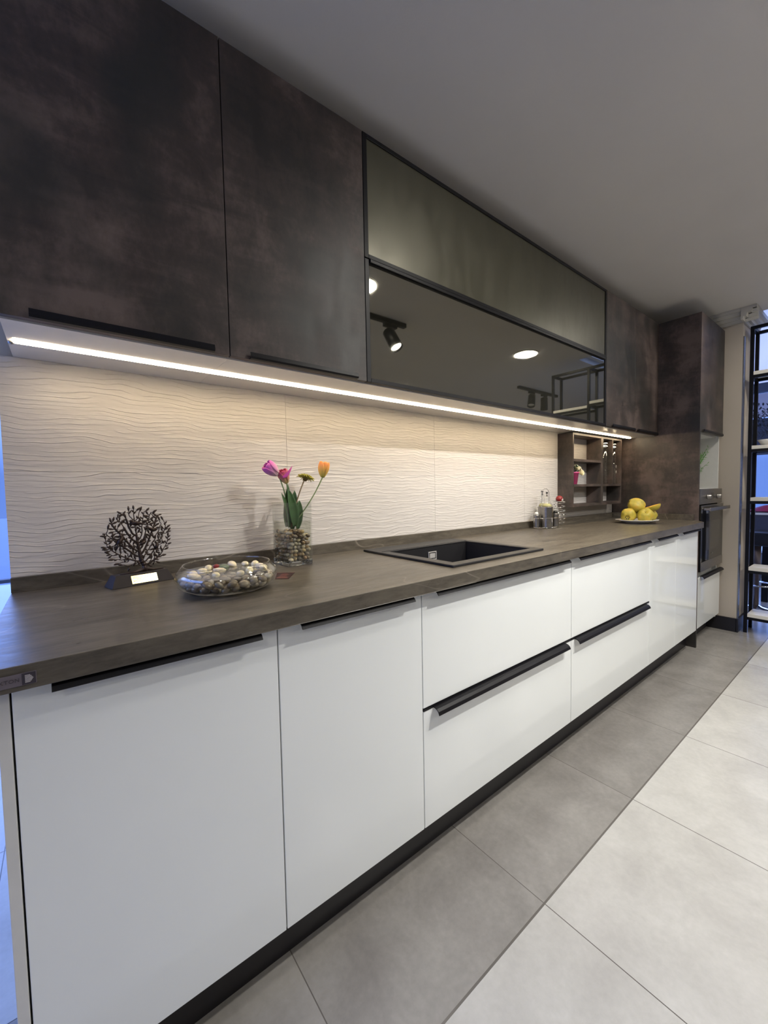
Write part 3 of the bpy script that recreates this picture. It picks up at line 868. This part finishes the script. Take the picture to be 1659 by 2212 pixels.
pale = ((150, .062, .047), (118, .066, .047), (62, .072, .049), (38, .080, .049), (17, .086, .049), (2, .088, .047), (-16, .090, .047), (172, .082, .045), (190, .088, .044), (-70, .05, .043), (-30, .055, .044), (120, .030, .044), (220, .05, .044))
CREAM = ('cream pebble in the glass bowl left of the red pebble', 'cream pebble in the glass bowl touching the red pebble', 'cream pebble in the glass bowl just right of the green-grey pebble',
         'tall cream pebble second right of the green-grey one in the bowl', 'cream pebble at the back right of the glass bowl', 'cream pebble near the right rim of the glass bowl',
         'rightmost cream pebble in the glass bowl', 'cream pebble near the left rim of the glass bowl', 'leftmost cream pebble in the glass bowl', 'cream pebble nearest the front in the glass bowl',
         'cream pebble at the front right of the glass bowl', 'cream pebble in the middle of the glass bowl', 'cream pebble at the front left of the glass bowl')
for k, (a, r, z) in enumerate(pale):
    put_pebble(wm[k % 3], at_bowl(a, r, z), (rp_.uniform(-.4, .4), rp_.uniform(-.3, .3), R_(a+20*k)), CREAM[k], 'cream pebbles on top in the glass bowl')
pg = pebble_mesh(40, .020, .014, .010); pg.materials.append(M_PEBG)
put_pebble(pg, at_bowl(85, .052, .046), (0, 0, .2), 'large green-grey pebble among the cream ones in the glass bowl', None)
pr_ = pebble_mesh(41, .008, .007, .006); pr_.materials.append(M_RED)
put_pebble(pr_, at_bowl(106, .050, .052), (0, 0, .2), 'small red pebble among the cream ones in the glass bowl', None)

# ------------------------------------------------------------------ card on the worktop
cd = thing('small_card', 'small dark red printed card lying between the glass bowl and the vase', 'card', (.748, -.300, .9003), R_(53))
B().box(-.045, .045, -.0275, .0275, 0, .0008).build('paper', M_CARD, cd)
pb = B()
for k, (a, w) in enumerate(((-.030, .020), (-.018, .012), (-.008, .014), (.002, .010), (.012, .016), (.022, .010))):
    pb.box(a, a+(.006 if k == 0 else .0025), -w, w*(.5+.2*(k % 2)), .0008, .0010)
pb.box(-.0445, -.0435, -.027, .027, .0008, .0010); pb.box(.0435, .0445, -.027, .027, .0008, .0010)
pb.build('print', M_CARDT, cd)

# ------------------------------------------------------------------ vase with pebbles and flowers
VC = Vector((.868, -.122, .9002)); VR = R_(4)
vs = thing('glass_vase', 'tall rectangular clear glass vase with a thick base', 'vase', VC, VR)
hx, hy, VH = .0445, .0565, .212
b = B()
def fr_box(b, x, y, t, z0, z1):
    b.box(-x, x, -y, -y+t, z0, z1); b.box(-x, x, y-t, y, z0, z1); b.box(-x, -x+t, -y+t, y-t, z0, z1); b.box(x-t, x, -y+t, y-t, z0, z1)
fr_box(b, hx, hy, .003, .014, VH)
b.build('glass_wall', M_GLASS, vs)
B().box(-hx, hx, -hy, hy, 0, .0138).build('glass_base', M_GLASSB, vs, bevel=.003, seg=3)
e_ = B()
for sx in (-1, 1):
    for sy in (-1, 1): e_.ball((sx*(hx-.004), sy*(hy-.004), .015), (.005, .005, .006), None, 2)
e_.build('corner_bead', M_GLASSB, vs, smooth=True)
B().box(-hx+.0035, hx-.0035, -hy+.0035, hy-.0035, .0145, .148).build('water', M_WATER, vs)
vm = [pebble_mesh(s+60, *d_) for s, d_ in enumerate(((.0088, .0070, .0062), (.0092, .0078, .0060), (.0080, .0072, .0068), (.0098, .0068, .0056)))]
for m in vm: m.materials.append(M_PEB)
mrot = Matrix.Rotation(VR, 3, 'Z')
nvx, nvy = 5, 7
for lz in range(8):
    z = .0222+lz*.0125
    for i in range(nvx):
        for j in range(nvy):
            edge = i in (0, nvx-1) or j in (0, nvy-1)
            if not edge and lz < 6: continue
            x = (-1+2*i/(nvx-1))*(hx-.0115)+rp_.uniform(-.0012, .0012); y = (-1+2*j/(nvy-1))*(hy-.0115)+rp_.uniform(-.0012, .0012)
            x += rp_.uniform(-.0022, .0022); y += rp_.uniform(-.0022, .0022)
            if lz % 2: x *= .93; y += (.0045 if j < nvy-1 else -.001)
            if lz == 7 and rp_.random() < .35: continue
            p = VC+mrot @ Vector((x, y, z+rp_.uniform(-.0015, .0015)))
            put_pebble(rp_.choice(vm), p, (rp_.uniform(-.5, .5), rp_.uniform(-.5, .5), rp_.uniform(0, 6.28)),
                       'small brown or grey river pebble inside the tall glass vase', 'pebbles in the glass vase', rp_.uniform(.9, 1.08))
def bez(a, b_, c, n_=10):
    a, b_, c = Vector(a), Vector(b_), Vector(c)
    return [(a*(1-t)**2+b_*2*t*(1-t)+c*t*t) for t in [k/n_ for k in range(n_+1)]]
def leaf(parent, a, b_, c, w, side, mat=M_LEAF):
    pts = bez(a, b_, c, 12); bb = B(); side = Vector(side).normalized()
    def fn(u, v):
        i = min(int(u*12), 11); t = u*12-i; p = pts[i].lerp(pts[i+1], t)
        ww = w*math.sin(math.pi*min(1, u*.93+.07))**.7 if u < .98 else 0.0001
        q_ = (v-.5)*2
        return p+side*ww*q_+Vector((0, -1, 0))*ww*.45*(q_*q_)
    bb.grid(fn, 14, 6)
    return bb.build('leaf', mat, parent, smooth=True, solid=.0008)
def tulip(label, base, head, mid, mat, r, h, tilt, stemmat=M_STEM, openp=None):
    """head, mid and base are points relative to the vase's foot centre"""
    t = thing('tulip', label, 'flower', VC+Vector((0, 0, .118)))
    o2 = Vector((0, 0, .118))
    B().tube(bez(Vector(base)-o2, Vector(mid)-o2, Vector(head)-o2, 14), [.0021]*11+[.0023]*3+[.0026], 8).build('stem', stemmat, t, smooth=True)
    bl = bpy.data.objects.new('bloom', None)
    pb_ = B()
    for ring in range(2):
        for k in range(3):
            a = 2.094*k+ring*1.047+.3
            sc_ = 1.0 if ring else .93
            op = .0
            if openp is not None and ring == 1 and k == openp[0]: op = openp[1]
            def fn(u, v, a=a, sc_=sc_, op=op):
                w = (u-.5)*2*(.86*math.sin(math.pi*(.12+.80*v))**.6)
                prof_ = r*sc_*(math.sin(math.pi*(.06+.62*v))**.75)
                rad = prof_+op*v*v*r*2.2
                return (rad*math.cos(a+w*1.05), rad*math.sin(a+w*1.05), h*(v*(1-op*.35))-.12*h*abs(w)**2*v)
            pb_.grid(fn, 8, 10)
    bo = pb_.build('bloom', mat, t, smooth=True, solid=.0009)
    bo.location = Vector(head)-o2; bo.rotation_euler = tilt
    return t
t1 = tulip('pink tulip leaning left with one petal opened out', (-.012, .0, .125), (-.045, .0, .306), (-.012, -.005, .23), M_PET_P, .0225, .054, (R_(-5), R_(-50), 0), openp=(1, .0))
pp = B()
pp.grid(lambda u, v: (.002+.036*u, -.006-.004*math.sin(u*3), -.002+.030*u*u+.008*u+(v-.5)*.017*math.sin(math.pi*(.08+.9*u))), 10, 5)
o_ = pp.build('open_petal', plain('magenta_petal', (186, 66, 146), .5, var=.15), t1, smooth=True, solid=.0009); o_.location = Vector((-.040, -.012, .300-.118))
t2 = tulip('rose and yellow tulip hanging low behind the pink tulip', (-.006, .004, .125), (-.014, .002, .278), (-.010, .0, .235), M_PET_R, .0195, .048, (R_(5), R_(-24), 0))
t3 = tulip('orange tulip on a long stem bending right out of the vase', (.016, -.004, .150), (.118, -.012, .298), (.075, -.012, .215), M_PET_O, .0200, .056, (R_(4), R_(8), 0))
lf_t = t2
leaf(lf_t, (-.020, .0, .010), (-.022, .0, .060), (-.012, -.004, .155), .0150, (1, .15, 0))
leaf(lf_t, (.006, -.006, .010), (.006, -.008, .060), (-.016, -.01, .142), .0185, (1, .1, 0))
leaf(lf_t, (-.014, -.006, .010), (-.012, -.008, .060), (-.042, -.014, .128), .0085, (1, .2, .2))
leaf(lf_t, (.022, .004, .000), (.028, .004, .050), (.032, .004, .100), .0150, (1, .1, 0))
leaf(lf_t, (.004, .010, .000), (.006, .010, .060), (.018, .010, .135), .0170, (1, -.1, 0))
gb = thing('gerbera', 'drooping olive-green gerbera between the tulips', 'flower', VC+Vector((0, 0, .118)))
B().tube(bez((.000, .006, .007), (.014, .004, .09), (.052, .0, .172), 10), .0024, 8).build('stem', M_STEMB, gb, smooth=True)
gh = B()
rg = random.Random(4)
for ring in range(3):
    n_ = 22
    for k in range(n_):
        a = 6.283*k/n_+ring*.14; L_ = (.0315, .027, .0205)[ring]*rg.uniform(.85, 1.08); ca, sa = math.cos(a), math.sin(a); dz = (.003, .007, .010)[ring]
        gh.tube([(.005*ca, .005*sa, dz*.4), (.6*L_*ca, .6*L_*sa, dz+.003), (L_*ca, L_*sa, dz-.001+rg.uniform(-.003, .003))], [.0012, .0020, .0008], 5)
hd = gh.build('petals', M_GERB, gb, smooth=True)
hd.location = (.056, -.001, .175); hd.rotation_euler = (R_(-6), R_(22), 0)
hc = B().lathe([(0, -.009), (.006, -.008), (.0095, 0), (.009, .007), (0, .009)], 16).build('flower_core', M_GERBC, gb, smooth=True)
hc.location = (.055, -.001, .175); hc.rotation_euler = (R_(-6), R_(22), 0)

# ------------------------------------------------------------------ oil and spice stand
CP = Vector((2.555, -.090, .9))
st = thing('condiment_stand', 'chrome wire stand holding oil bottles and shakers', 'stand', CP, R_(-18))
b = B()
def ring(cx_, cy_, r, z, n_=28): return [(cx_+r*math.cos(6.283*k/n_), cy_+r*math.sin(6.283*k/n_), z) for k in range(n_)]
b.tube([(x*1.0, y, z) for x, y, z in [(.088*math.cos(6.283*k/40), .052*math.sin(6.283*k/40), .062) for k in range(40)]], .0014, 6, True)
b.tube([(.088*math.cos(6.283*k/40), .052*math.sin(6.283*k/40), .006) for k in range(40)], .0014, 6, True)
for a in (0, 1.57, 3.14, 4.71): b.tube([(.088*math.cos(a), .052*math.sin(a), .004), (.088*math.cos(a), .052*math.sin(a), .062)], .0013, 6)
for y in (-.045, 0, .045): b.tube([(-.04, y, .006), (.04, y, .006)], .0013, 6)
for x, y in ((-.03, -.048), (.03, -.048), (-.03, .048), (.03, .048)): b.ball((x, y, .0036), (.0033, .0033, .003), None, 1)
loop = [(-.0265, .004, .005), (-.0265, .004, .20)]+[(-.0265*math.cos(t*math.pi/10), .004, .212+.028*math.sin(t*math.pi/10)) for t in range(11)]+[(.0265, .004, .20), (.0265, .004, .005)]
b.tube(loop, .0016, 8)
b.build('wire_frame', M_CHROME, st, smooth=True)
def wpt(p): return CP+Matrix.Rotation(R_(-18), 3, 'Z') @ Vector(p)
def oil(p, r, hm, hg, label, tube=True):
    t = thing('oil_bottle', label, 'bottle', wpt((p[0], p[1], .0078)), 0, 'bottles and shakers in the chrome stand')
    B().lathe([(0, 0), (r, 0), (r, hm), (r-.002, hm+.001), (0, hm+.001)], 28).build('steel_sleeve', M_STEEL, t, smooth=False, bevel=.001)
    B().lathe([(r-.002, hm+.0015), (r-.002, hm+.008), (r*.62, hm+.026), (r*.52, hm+.034), (r*.52, hg), (r*.60, hg), (r*.60, hg+.004), (0, hg+.004)], 28).build('glass_neck', M_GLASS, t, smooth=True)
    B().lathe([(0, hm+.002), (r-.005, hm+.002), (r-.005, hm+.008), (r*.45, hm+.020), (0, hm+.020)], 20).build('oil', M_OIL, t, smooth=True)
    B().lathe([(0, hg+.0045), (.0055, hg+.0045), (.0048, hg+.022), (0, hg+.022)], 14).build('spout', M_STEEL, t, smooth=True)
    B().lathe([(0, hg+.0222), (.0062, hg+.0222), (.0062, hg+.031), (0, hg+.031)], 14).build('stopper', M_CORK, t)
oil((-.008, -.018), .0335, .122, .180, 'steel-sleeved glass oil bottle at the front of the chrome stand')
oil((.004, .042-.006), .024, .122, .188, 'glass oil bottle just behind the front bottle in the chrome stand')
def shaker(p, r, h, label, glassy):
    t = thing('shaker', label, 'shaker', wpt((p[0], p[1], .0078)), 0, 'bottles and shakers in the chrome stand')
    B().lathe([(0, 0), (r, 0), (r, h), (0, h)], 24).build('steel_sleeve', M_STEEL, t, bevel=.001)
    B().lathe([(0, h+.0005), (r*.9, h+.0005), (r*.86, h+.016), (r*.5, h+.030), (r*.5, h+.050), (0, h+.050)], 20).build('glass_top', M_GLASS, t, smooth=True)
    B().lathe([(0, h+.001), (r*.7, h+.001), (r*.5, h+.018), (0, h+.020)], 16).build('contents', M_CORK if glassy else M_PLATE, t, smooth=True)
shaker((-.060, .012), .019, .072, 'small steel and glass shaker on the left of the chrome stand', False)
shaker((.060, -.014), .0205, .078, 'small steel and glass shaker on the right of the chrome stand', True)
sp = thing('spiral_holder', 'chrome wire spiral holder right of the condiment stand', 'holder', (2.735, -.078, .9))
pts = []
for k in range(0, 6*24+1):
    a = 6.283*k/24; z = .004+.150*k/(6*24); r = .036 if k > 24 else .030+.006*k/24
    pts.append((r*math.cos(a), r*math.sin(a), z))
b = B(); b.tube(pts, .0019, 6); b.tube([(.036*math.cos(6.283*k/28), .036*math.sin(6.283*k/28), .155) for k in range(28)], .0015, 6, True)
b.tube([(-.036, 0, .155), (-.043, 0, .163), (-.049, 0, .155), (-.049, 0, .12)], .0014, 6)
b.build('wire', M_CHROME, sp, smooth=True)
rk = thing('red_ball_cap', 'dark red ball cap resting on top of the chrome spiral', 'cap', (2.735, -.078, 1.0565))
B().lathe([(0, 0), (.014, 0), (.021, .008), (.022, .018), (.016, .031), (.006, .036), (0, .0365)], 24).build('ball', M_RED, rk, smooth=True)
k_ = B().lathe([(.0025, 0), (.006, 0), (.0065, .002), (.0035, .0035), (.0025, .0025)], 14, close=True).build('metal_ring', M_CHROME, rk, smooth=True)
k_.rotation_euler = (R_(80), 0, R_(-40)); k_.location = (-.002, -.0215, .009)

# ------------------------------------------------------------------ plate of quinces
PC = Vector((3.235, -.345, .9004))
pt = thing('plate', 'white scalloped china plate holding quinces', 'plate', PC)
b = B()
prof = [(0, .006), (.066, .006), (.072, .002), (.060, .0), (.066, 0), (.076, .004), (.118, .0195), (.124, .0215), (.123, .0235), (.115, .0215), (.075, .0095), (0, .009)]
seg = 64; rings = []
for r, z in prof:
    if r == 0: rings.append([b.bm.verts.new((0, 0, z))])
    else: rings.append([b.bm.verts.new((r*(1+(.022*math.cos(12*6.283*k/seg) if r > .1 else 0))*math.cos(6.283*k/seg), r*(1+(.022*math.cos(12*6.283*k/seg) if r > .1 else 0))*math.sin(6.283*k/seg), z)) for k in range(seg)])
for a, c in zip(rings, rings[1:]):
    for k in range(seg):
        k2 = (k+1) % seg
        if len(a) == 1: b.bm.faces.new((a[0], c[k], c[k2]))
        elif len(c) == 1: b.bm.faces.new((a[k], c[0], a[k2]))
        else: b.bm.faces.new((a[k], c[k], c[k2], a[k2]))
b.build('dish', M_PLATE, pt, smooth=True)
def quince(label, loc, r, axis, squash=1.05, seed=0, part='calyx', half=False):
    """axis: direction the blossom end points to"""
    t = thing('quince', label, 'fruit', loc)
    b = B()
    ph = random.Random(seed); p1, p2, p3 = ph.uniform(0, 6), ph.uniform(0, 6), ph.uniform(0, 6)
    rows, cols = 20, 28
    def f(th, phi):
        R0 = r*(1+.04*math.cos(5*phi+p1)*math.sin(th)+.05*math.sin(2*phi+p2)*math.sin(th)**2+.02*math.sin(3*th+p3))
        dim = 1-.30*math.exp(-(th/.22)**2)-.20*math.exp(-((math.pi-th)/.25)**2)
        return (R0*math.sin(th)*math.cos(phi), R0*math.sin(th)*math.sin(phi), R0*squash*math.cos(th)*dim)
    thmax = math.pi/2 if half else math.pi
    b.grid(lambda u, v: f(max(.001, u*thmax), v*6.28318), rows, cols)
    bmesh.ops.remove_doubles(b.bm, verts=b.bm.verts, dist=1e-5)
    sk_ = b.build('skin', M_QUINCE, t, smooth=True)
    q_ = Vector(axis).normalized().to_track_quat('Z', 'Y'); sk_.rotation_mode = 'QUATERNION'; sk_.rotation_quaternion = q_
    if half:
        b = B(); n_ = 28
        b.lathe([(0, -.0005), (r*.93, 0), (r*.98, .002)], 28)
        fl_ = b.build('cut_face', M_QFLESH, t, smooth=True); fl_.rotation_mode = 'QUATERNION'; fl_.rotation_quaternion = q_
        return t
    b = B(); zz = r*squash*.70
    if part == 'calyx':
        for k in range(6):
            a = 6.283*k/6; ca, sa = math.cos(a), math.sin(a)
            b.grid(lambda u, v, ca=ca, sa=sa: ((r*(.14+.16*v))*ca-(u-.5)*r*.26*(1-v*.6)*sa, (r*(.14+.16*v))*sa+(u-.5)*r*.26*(1-v*.6)*ca, zz+r*(.02+.30*v)), 2, 3)
        b.lathe([(0, zz-.001), (r*.17, zz+.001), (r*.19, zz+.004)], 12)
    else: b.lathe([(0, zz+.003), (r*.05, zz+.003), (r*.08, zz-.002)], 10)
    c_ = b.build('calyx' if part == 'calyx' else 'stem_scar', M_QCAL, t, smooth=True); c_.rotation_mode = 'QUATERNION'; c_.rotation_quaternion = q_
    return t
# seen direction of the camera from the plate
tocam = (Vector((.2491, -1.4235, 1.1459))-PC).normalized()
side = Vector((tocam.y, -tocam.x, 0)).normalized()*-1      # to the right in the picture
if side.x < 0: side = -side
hz = Vector((tocam.x, tocam.y, 0)).normalized()
def pl(a, d, z): return PC+side*a+hz*d+Vector((0, 0, z))
quince('yellow-green quince at the front left of the plate showing its open blossom end', pl(-.047, .035, .052), .047, tocam-side*.1-Vector((0, 0, .35)), .98, 1)
quince('golden quince at the front right of the plate showing its stem dimple', pl(.048, .035, .052), .049, tocam+Vector((0, 0, .75)), .95, 2, 'scar')
quince('quince on top of the heap with its blossom end to the left', pl(-.002, .006, .1185), .047, -side+Vector((0, 0, .35))+tocam*.2, 1.15, 3)
quince('greenish quince at the back right of the plate', pl(.072, -.048, .052), .043, side-Vector((0, 0, .5)), 1.1, 4)
quince('quince at the back left of the plate mostly hidden', pl(-.040, -.055, .053), .044, Vector((0, 0, 1))-side*.7, 1.05, 5)
quince('halved quince showing orange flesh on the right of the heap', pl(.082, -.010, .112), .046, side*.35-Vector((0, 0, 1)), .85, 6, half=True)

# ------------------------------------------------------------------ fern in the tall unit's niche
fn_ = thing('potted_fern', 'bright green spiky plant in the open niche above the oven', 'plant', (4.035, -.44, 1.1192))
B().lathe([(0, 0), (.030, 0), (.040, .060), (.037, .060), (.034, .054), (0, .052)], 24).build('pot', M_PLATE, fn_, smooth=True)
fb = B(); rf_ = random.Random(9)
for k in range(46):
    a = rf_.uniform(0, 6.28); tip = Vector((math.cos(a)*rf_.uniform(.06, .15), math.sin(a)*rf_.uniform(.04, .10), .09+rf_.uniform(.05, .22)))
    mid_ = Vector((tip.x*.35, tip.y*.35, tip.z*.75)); pts = bez((0, 0, .045), mid_, tip, 9)
    fb.tube(pts, [.0012]*9+[.0005], 4)
    for i in range(3, 10):
        for s_ in (-1, 1):
            p = pts[i]; d_ = (pts[i]-pts[i-1]).normalized(); sd = d_.cross(Vector((rf_.uniform(-1, 1), rf_.uniform(-1, 1), .3))).normalized()*s_
            e = p+(d_*.6+sd*.8)*.020
            fb.tube([p, (p+e)/2+Vector((0, 0, .001)), e], [.0008, .0013, .0003], 4)
fb.build('foliage', M_FERN, fn_)

# ------------------------------------------------------------------ open shelf frame at the right
SX, SD, SY0, SYM, SY1, SZ = 4.335, .19, -.700, -1.100, -1.47, 2.315
su = thing('shelf_frame', 'tall black steel shelf frame with white boards beside the column', 'shelf', (SX+SD/2, -1.0, 0))
P = su.location
t_ = .022
b = B()
def sb(x0, x1, y0, y1, z0, z1): b.box(x0-P.x, x1-P.x, y0-P.y, y1-P.y, z0, z1)
for x in (SX, SX+SD-t_):
    sb(x, x+t_, SY0-t_, SY0, 0, SZ); sb(x, x+t_, SYM-t_, SYM, 0, SZ); sb(x, x+t_, SY1-t_, SY1, 1.90, SZ)
    sb(x, x+t_, SYM, SY0-t_, SZ-t_, SZ); sb(x, x+t_, SY1, SYM-t_, SZ-t_, SZ)
    for z in (.125, .485, 1.015, 1.405, 1.955): sb(x, x+t_, SYM, SY0-t_, z-.022, z)
    sb(x, x+t_, SY1, SYM-t_, 1.90, 1.92)
for y in (SY0-t_, SYM-t_, SY1-t_):
    sb(SX+t_, SX+SD-t_, y, y+t_, SZ-t_, SZ)
    for z in ((.125, .485, 1.015, 1.405, 1.955) if y > SY1 else (1.92,)): sb(SX+t_, SX+SD-t_, y, y+t_, z-.022, z)
b.build('steel_frame', M_FRAME, su)
for z in (.125, .485, 1.015, 1.405, 1.955):
    B().box(SX-.004-P.x, SX+SD-P.x, SYM+.001-P.y, SY0-.023-P.y, z, z+.026).build('shelf_board', M_SHELFW, su, bevel=.001)
B().box(SX-.004-P.x, SX+SD-P.x, SY1-.001-P.y, SYM-.023-P.y, 1.92, 1.945).build('shelf_board', M_SHELFW, su, bevel=.001)
sbw = thing('white_bowl', 'white bowl on the middle board of the black shelf frame', 'bowl', (SX+.075, -.806, 1.4312))
B().lathe([(0, 0), (.030, 0), (.045, .008), (.066, .042), (.063, .042), (.042, .011), (0, .007)], 28).build('bowl_body', M_PLATE, sbw, smooth=True)
rv = thing('dark_potted_plant', 'dark bushy plant seen behind the black shelf frame', 'plant', (6.62, -.33, 0))
B().lathe([(0, 0), (.11, 0), (.15, .35), (.14, .35), (.12, .33), (0, .33)], 24).build('pot', M_SEAT, rv, smooth=True)
fb = B(); fb.tube([(0, 0, .3), (.02, 0, .9), (0, 0, 1.72)], .015, 6)
for k in range(420):
    v = Vector((rf_.gauss(0, 1), rf_.gauss(0, 1), rf_.gauss(0, 1))).normalized()*rf_.uniform(.08, .24)
    rot = Matrix.Rotation(rf_.uniform(0, 6), 3, 'Z') @ Matrix.Rotation(rf_.uniform(-1.2, 1.2), 3, 'Y')
    fb.ball((v.x, v.y, 1.86+v.z), (.022, .010, .002), rot, 1)
fb.build('foliage', plain('dark_foliage', (44, 46, 50), .5, var=.4), rv, smooth=True)

# bar table, stool and cloth in the room beyond
bt = thing('bar_table', 'dark edged bar table in the bright room beyond the shelf frame', 'table', (5.80, -.90, 0))
B().box(-.30, .45, -.75, .42, .845, .865).build('tabletop', M_SHELFW, bt)
B().box(-.29, .44, -.74, .41, .70, .8445).build('apron', M_TABLE, bt)
for x, y in ((-.25, -.70), (.38, -.70), (-.25, .26), (.38, .26)): B().box(x-.025, x+.025, y-.025, y+.025, 0, .70).build('leg', M_FRAME, bt)
B().box(-.225, .355, .24, .28, .06, .10).build('stretcher', M_FRAME, bt)
cl = B()
def clf(u, v):
    x, y = (u-.5)*.34, (v-.5)*.30
    return (x, y, .012+.05*max(0, 1-(x*x+y*y)/.022)+.012*math.sin(18*x+3)*math.cos(22*y))
cl.grid(clf, 20, 20)
tag(cl.build('cloth', M_CLOTH, None, smooth=True, solid=.004, origin='keep'), 'crumpled crimson cloth on the bar table', 'cloth').location = (5.69, -.64, .867)
tab = thing('tablet_stand', 'black stand with a dark screen on the bar table behind the cloth', 'stand', (5.98, -.78, .8652))
B().lathe([(0, 0), (.09, 0), (.09, .008), (.012, .016), (.010, .10), (0, .10)], 20).build('foot', M_SEAT, tab, smooth=True)
B().box(-.01, .01, -.15, .14, .10, .125).build('arm', M_SEAT, tab)
B().ball((0, .02, .20), (.05, .06, .075), None, 2).build('head', M_SEAT, tab, smooth=True)
stl = thing('bar_stool', 'black bar stool on a grey post behind the shelf frame', 'stool', (5.14, -.635, 0))
B().lathe([(0, 0), (.17, 0), (.17, .008), (.05, .035), (.028, .05), (0, .05)], 28).build('foot_plate', M_CHROME, stl, smooth=True)
B().lathe([(0, .05), (.026, .05), (.026, .42), (.034, .42), (.034, .60), (0, .60)], 20).build('post', M_POLE, stl, smooth=True)
B().box(-.17, .17, -.17, .17, .60, .72).build('seat', M_SEAT, stl, bevel=.03, seg=4)
B().tube([(-.12*math.cos(t*.314), -.14*math.sin(t*.314), .24) for t in range(11)], .008, 8).build('foot_rest', M_CHROME, stl, smooth=True)

# ------------------------------------------------------------------ ceiling lamps
def disc(x, y, label):
    t = thing('ceiling_lamp', label, 'lamp', (x, y, CEIL), 0, 'round ceiling lamps')
    B().lathe([(0, -.001), (.112, -.001), (.118, -.004), (.118, -.010), (.104, -.012), (.104, -.006), (0, -.006)], 40).build('frame', M_SHELFW, t, smooth=True)
    B().lathe([(0, -.0125), (.103, -.0125), (.103, -.0065), (0, -.0065)], 40).build('diffuser', M_DISC, t)
disc(1.765, -1.323, 'round glowing ceiling lamp opposite the near glass door edge')
disc(3.80, -1.455, 'round glowing ceiling lamp reflected in the middle of the dark glass door')
disc(-.9, -2.6, 'round added fill lamp, unseen behind the camera on the left')  # invented fill for the dark left end of the run
disc(2.3, -3.4, 'round added fill lamp, unseen in the back row behind the camera')  # unseen lamp added to lift the cabinet fronts
disc(3.65, -3.1, 'round added fill lamp, unseen in the back row opposite the two-door base cabinet')  # added out of view to brighten the farthest base cabinet
disc(6.0, -3.5, 'round added fill lamp, unseen near the far side wall')  # added to light the far wall that the glossy doors reflect
disc(4.5, -3.4, 'round added fill lamp, unseen in the back row opposite the tall unit')  # extra fill for the far cabinets, added where no reflection shows
def track(x0, x1, y, heads, label):
    t = thing('track_light', label, 'lamp', ((x0+x1)/2, y, CEIL), 0, 'black track lights')
    xc = (x0+x1)/2
    B().box(x0-xc, x1-xc, -.018, .018, -.032, -.0005).build('rail', M_FRAME, t, bevel=.002)
    for hx_, aim, lit in heads:
        B().box(hx_-xc-.06, hx_-xc+.06, -.016, .016, -.060, -.0325).build('adapter', M_FRAME, t, bevel=.003)
        h = B(); h.lathe([(0, 0), (.040, 0), (.045, .005), (.048, .165), (.044, .165), (.040, .148), (0, .146)], 28)
        hd_ = h.build('head', M_FRAME, t, smooth=True)
        q_ = Vector(aim).normalized().to_track_quat('Z', 'Y')
        hp = Vector((hx_-xc, 0, -.115)); st_ = hp-Vector(aim).normalized()*.04
        hd_.rotation_mode = 'QUATERNION'; hd_.rotation_quaternion = q_; hd_.location = st_
        B().tube([(hx_-xc, 0, -.061), (hx_-xc, 0, -.115)], .007, 8).build('arm', M_FRAME, t)
        ln = B().lathe([(0, .1470), (.039, .1485), (.039, .1505), (0, .1510)], 24).build('lens', M_LENS if lit else M_CHROME, t)
        ln.rotation_mode = 'QUATERNION'; ln.rotation_quaternion = q_; ln.location = st_
        if lit:
            ld = bpy.data.lights.new('spot_bulb', 'SPOT'); ld.energy = SPOT_W*lit; ld.spot_size = R_(100); ld.spot_blend = .6; ld.shadow_soft_size = .025
            ld.color = (1, .975, .92)
            lo = bpy.data.objects.new('spot_bulb', ld); COL.objects.link(lo); lo.parent = t
            lo.rotation_mode = 'QUATERNION'; lo.rotation_quaternion = (Vector(aim)*-1).normalized().to_track_quat('Z', 'Y')
            lo.location = st_+Vector(aim).normalized()*.160
track(1.25, 2.40, -1.615, ((1.76, (.0, .50, -1), 1.0), (2.25, (.12, .55, -1), 1.0)), 'black track light with two lit heads in front of the sink')
track(4.82, 5.75, -2.21, ((5.12, (-.45, .2, -1), 0), (5.42, (0, 0, -1), 0)), 'black track light with two unlit heads beyond the shelf frame')
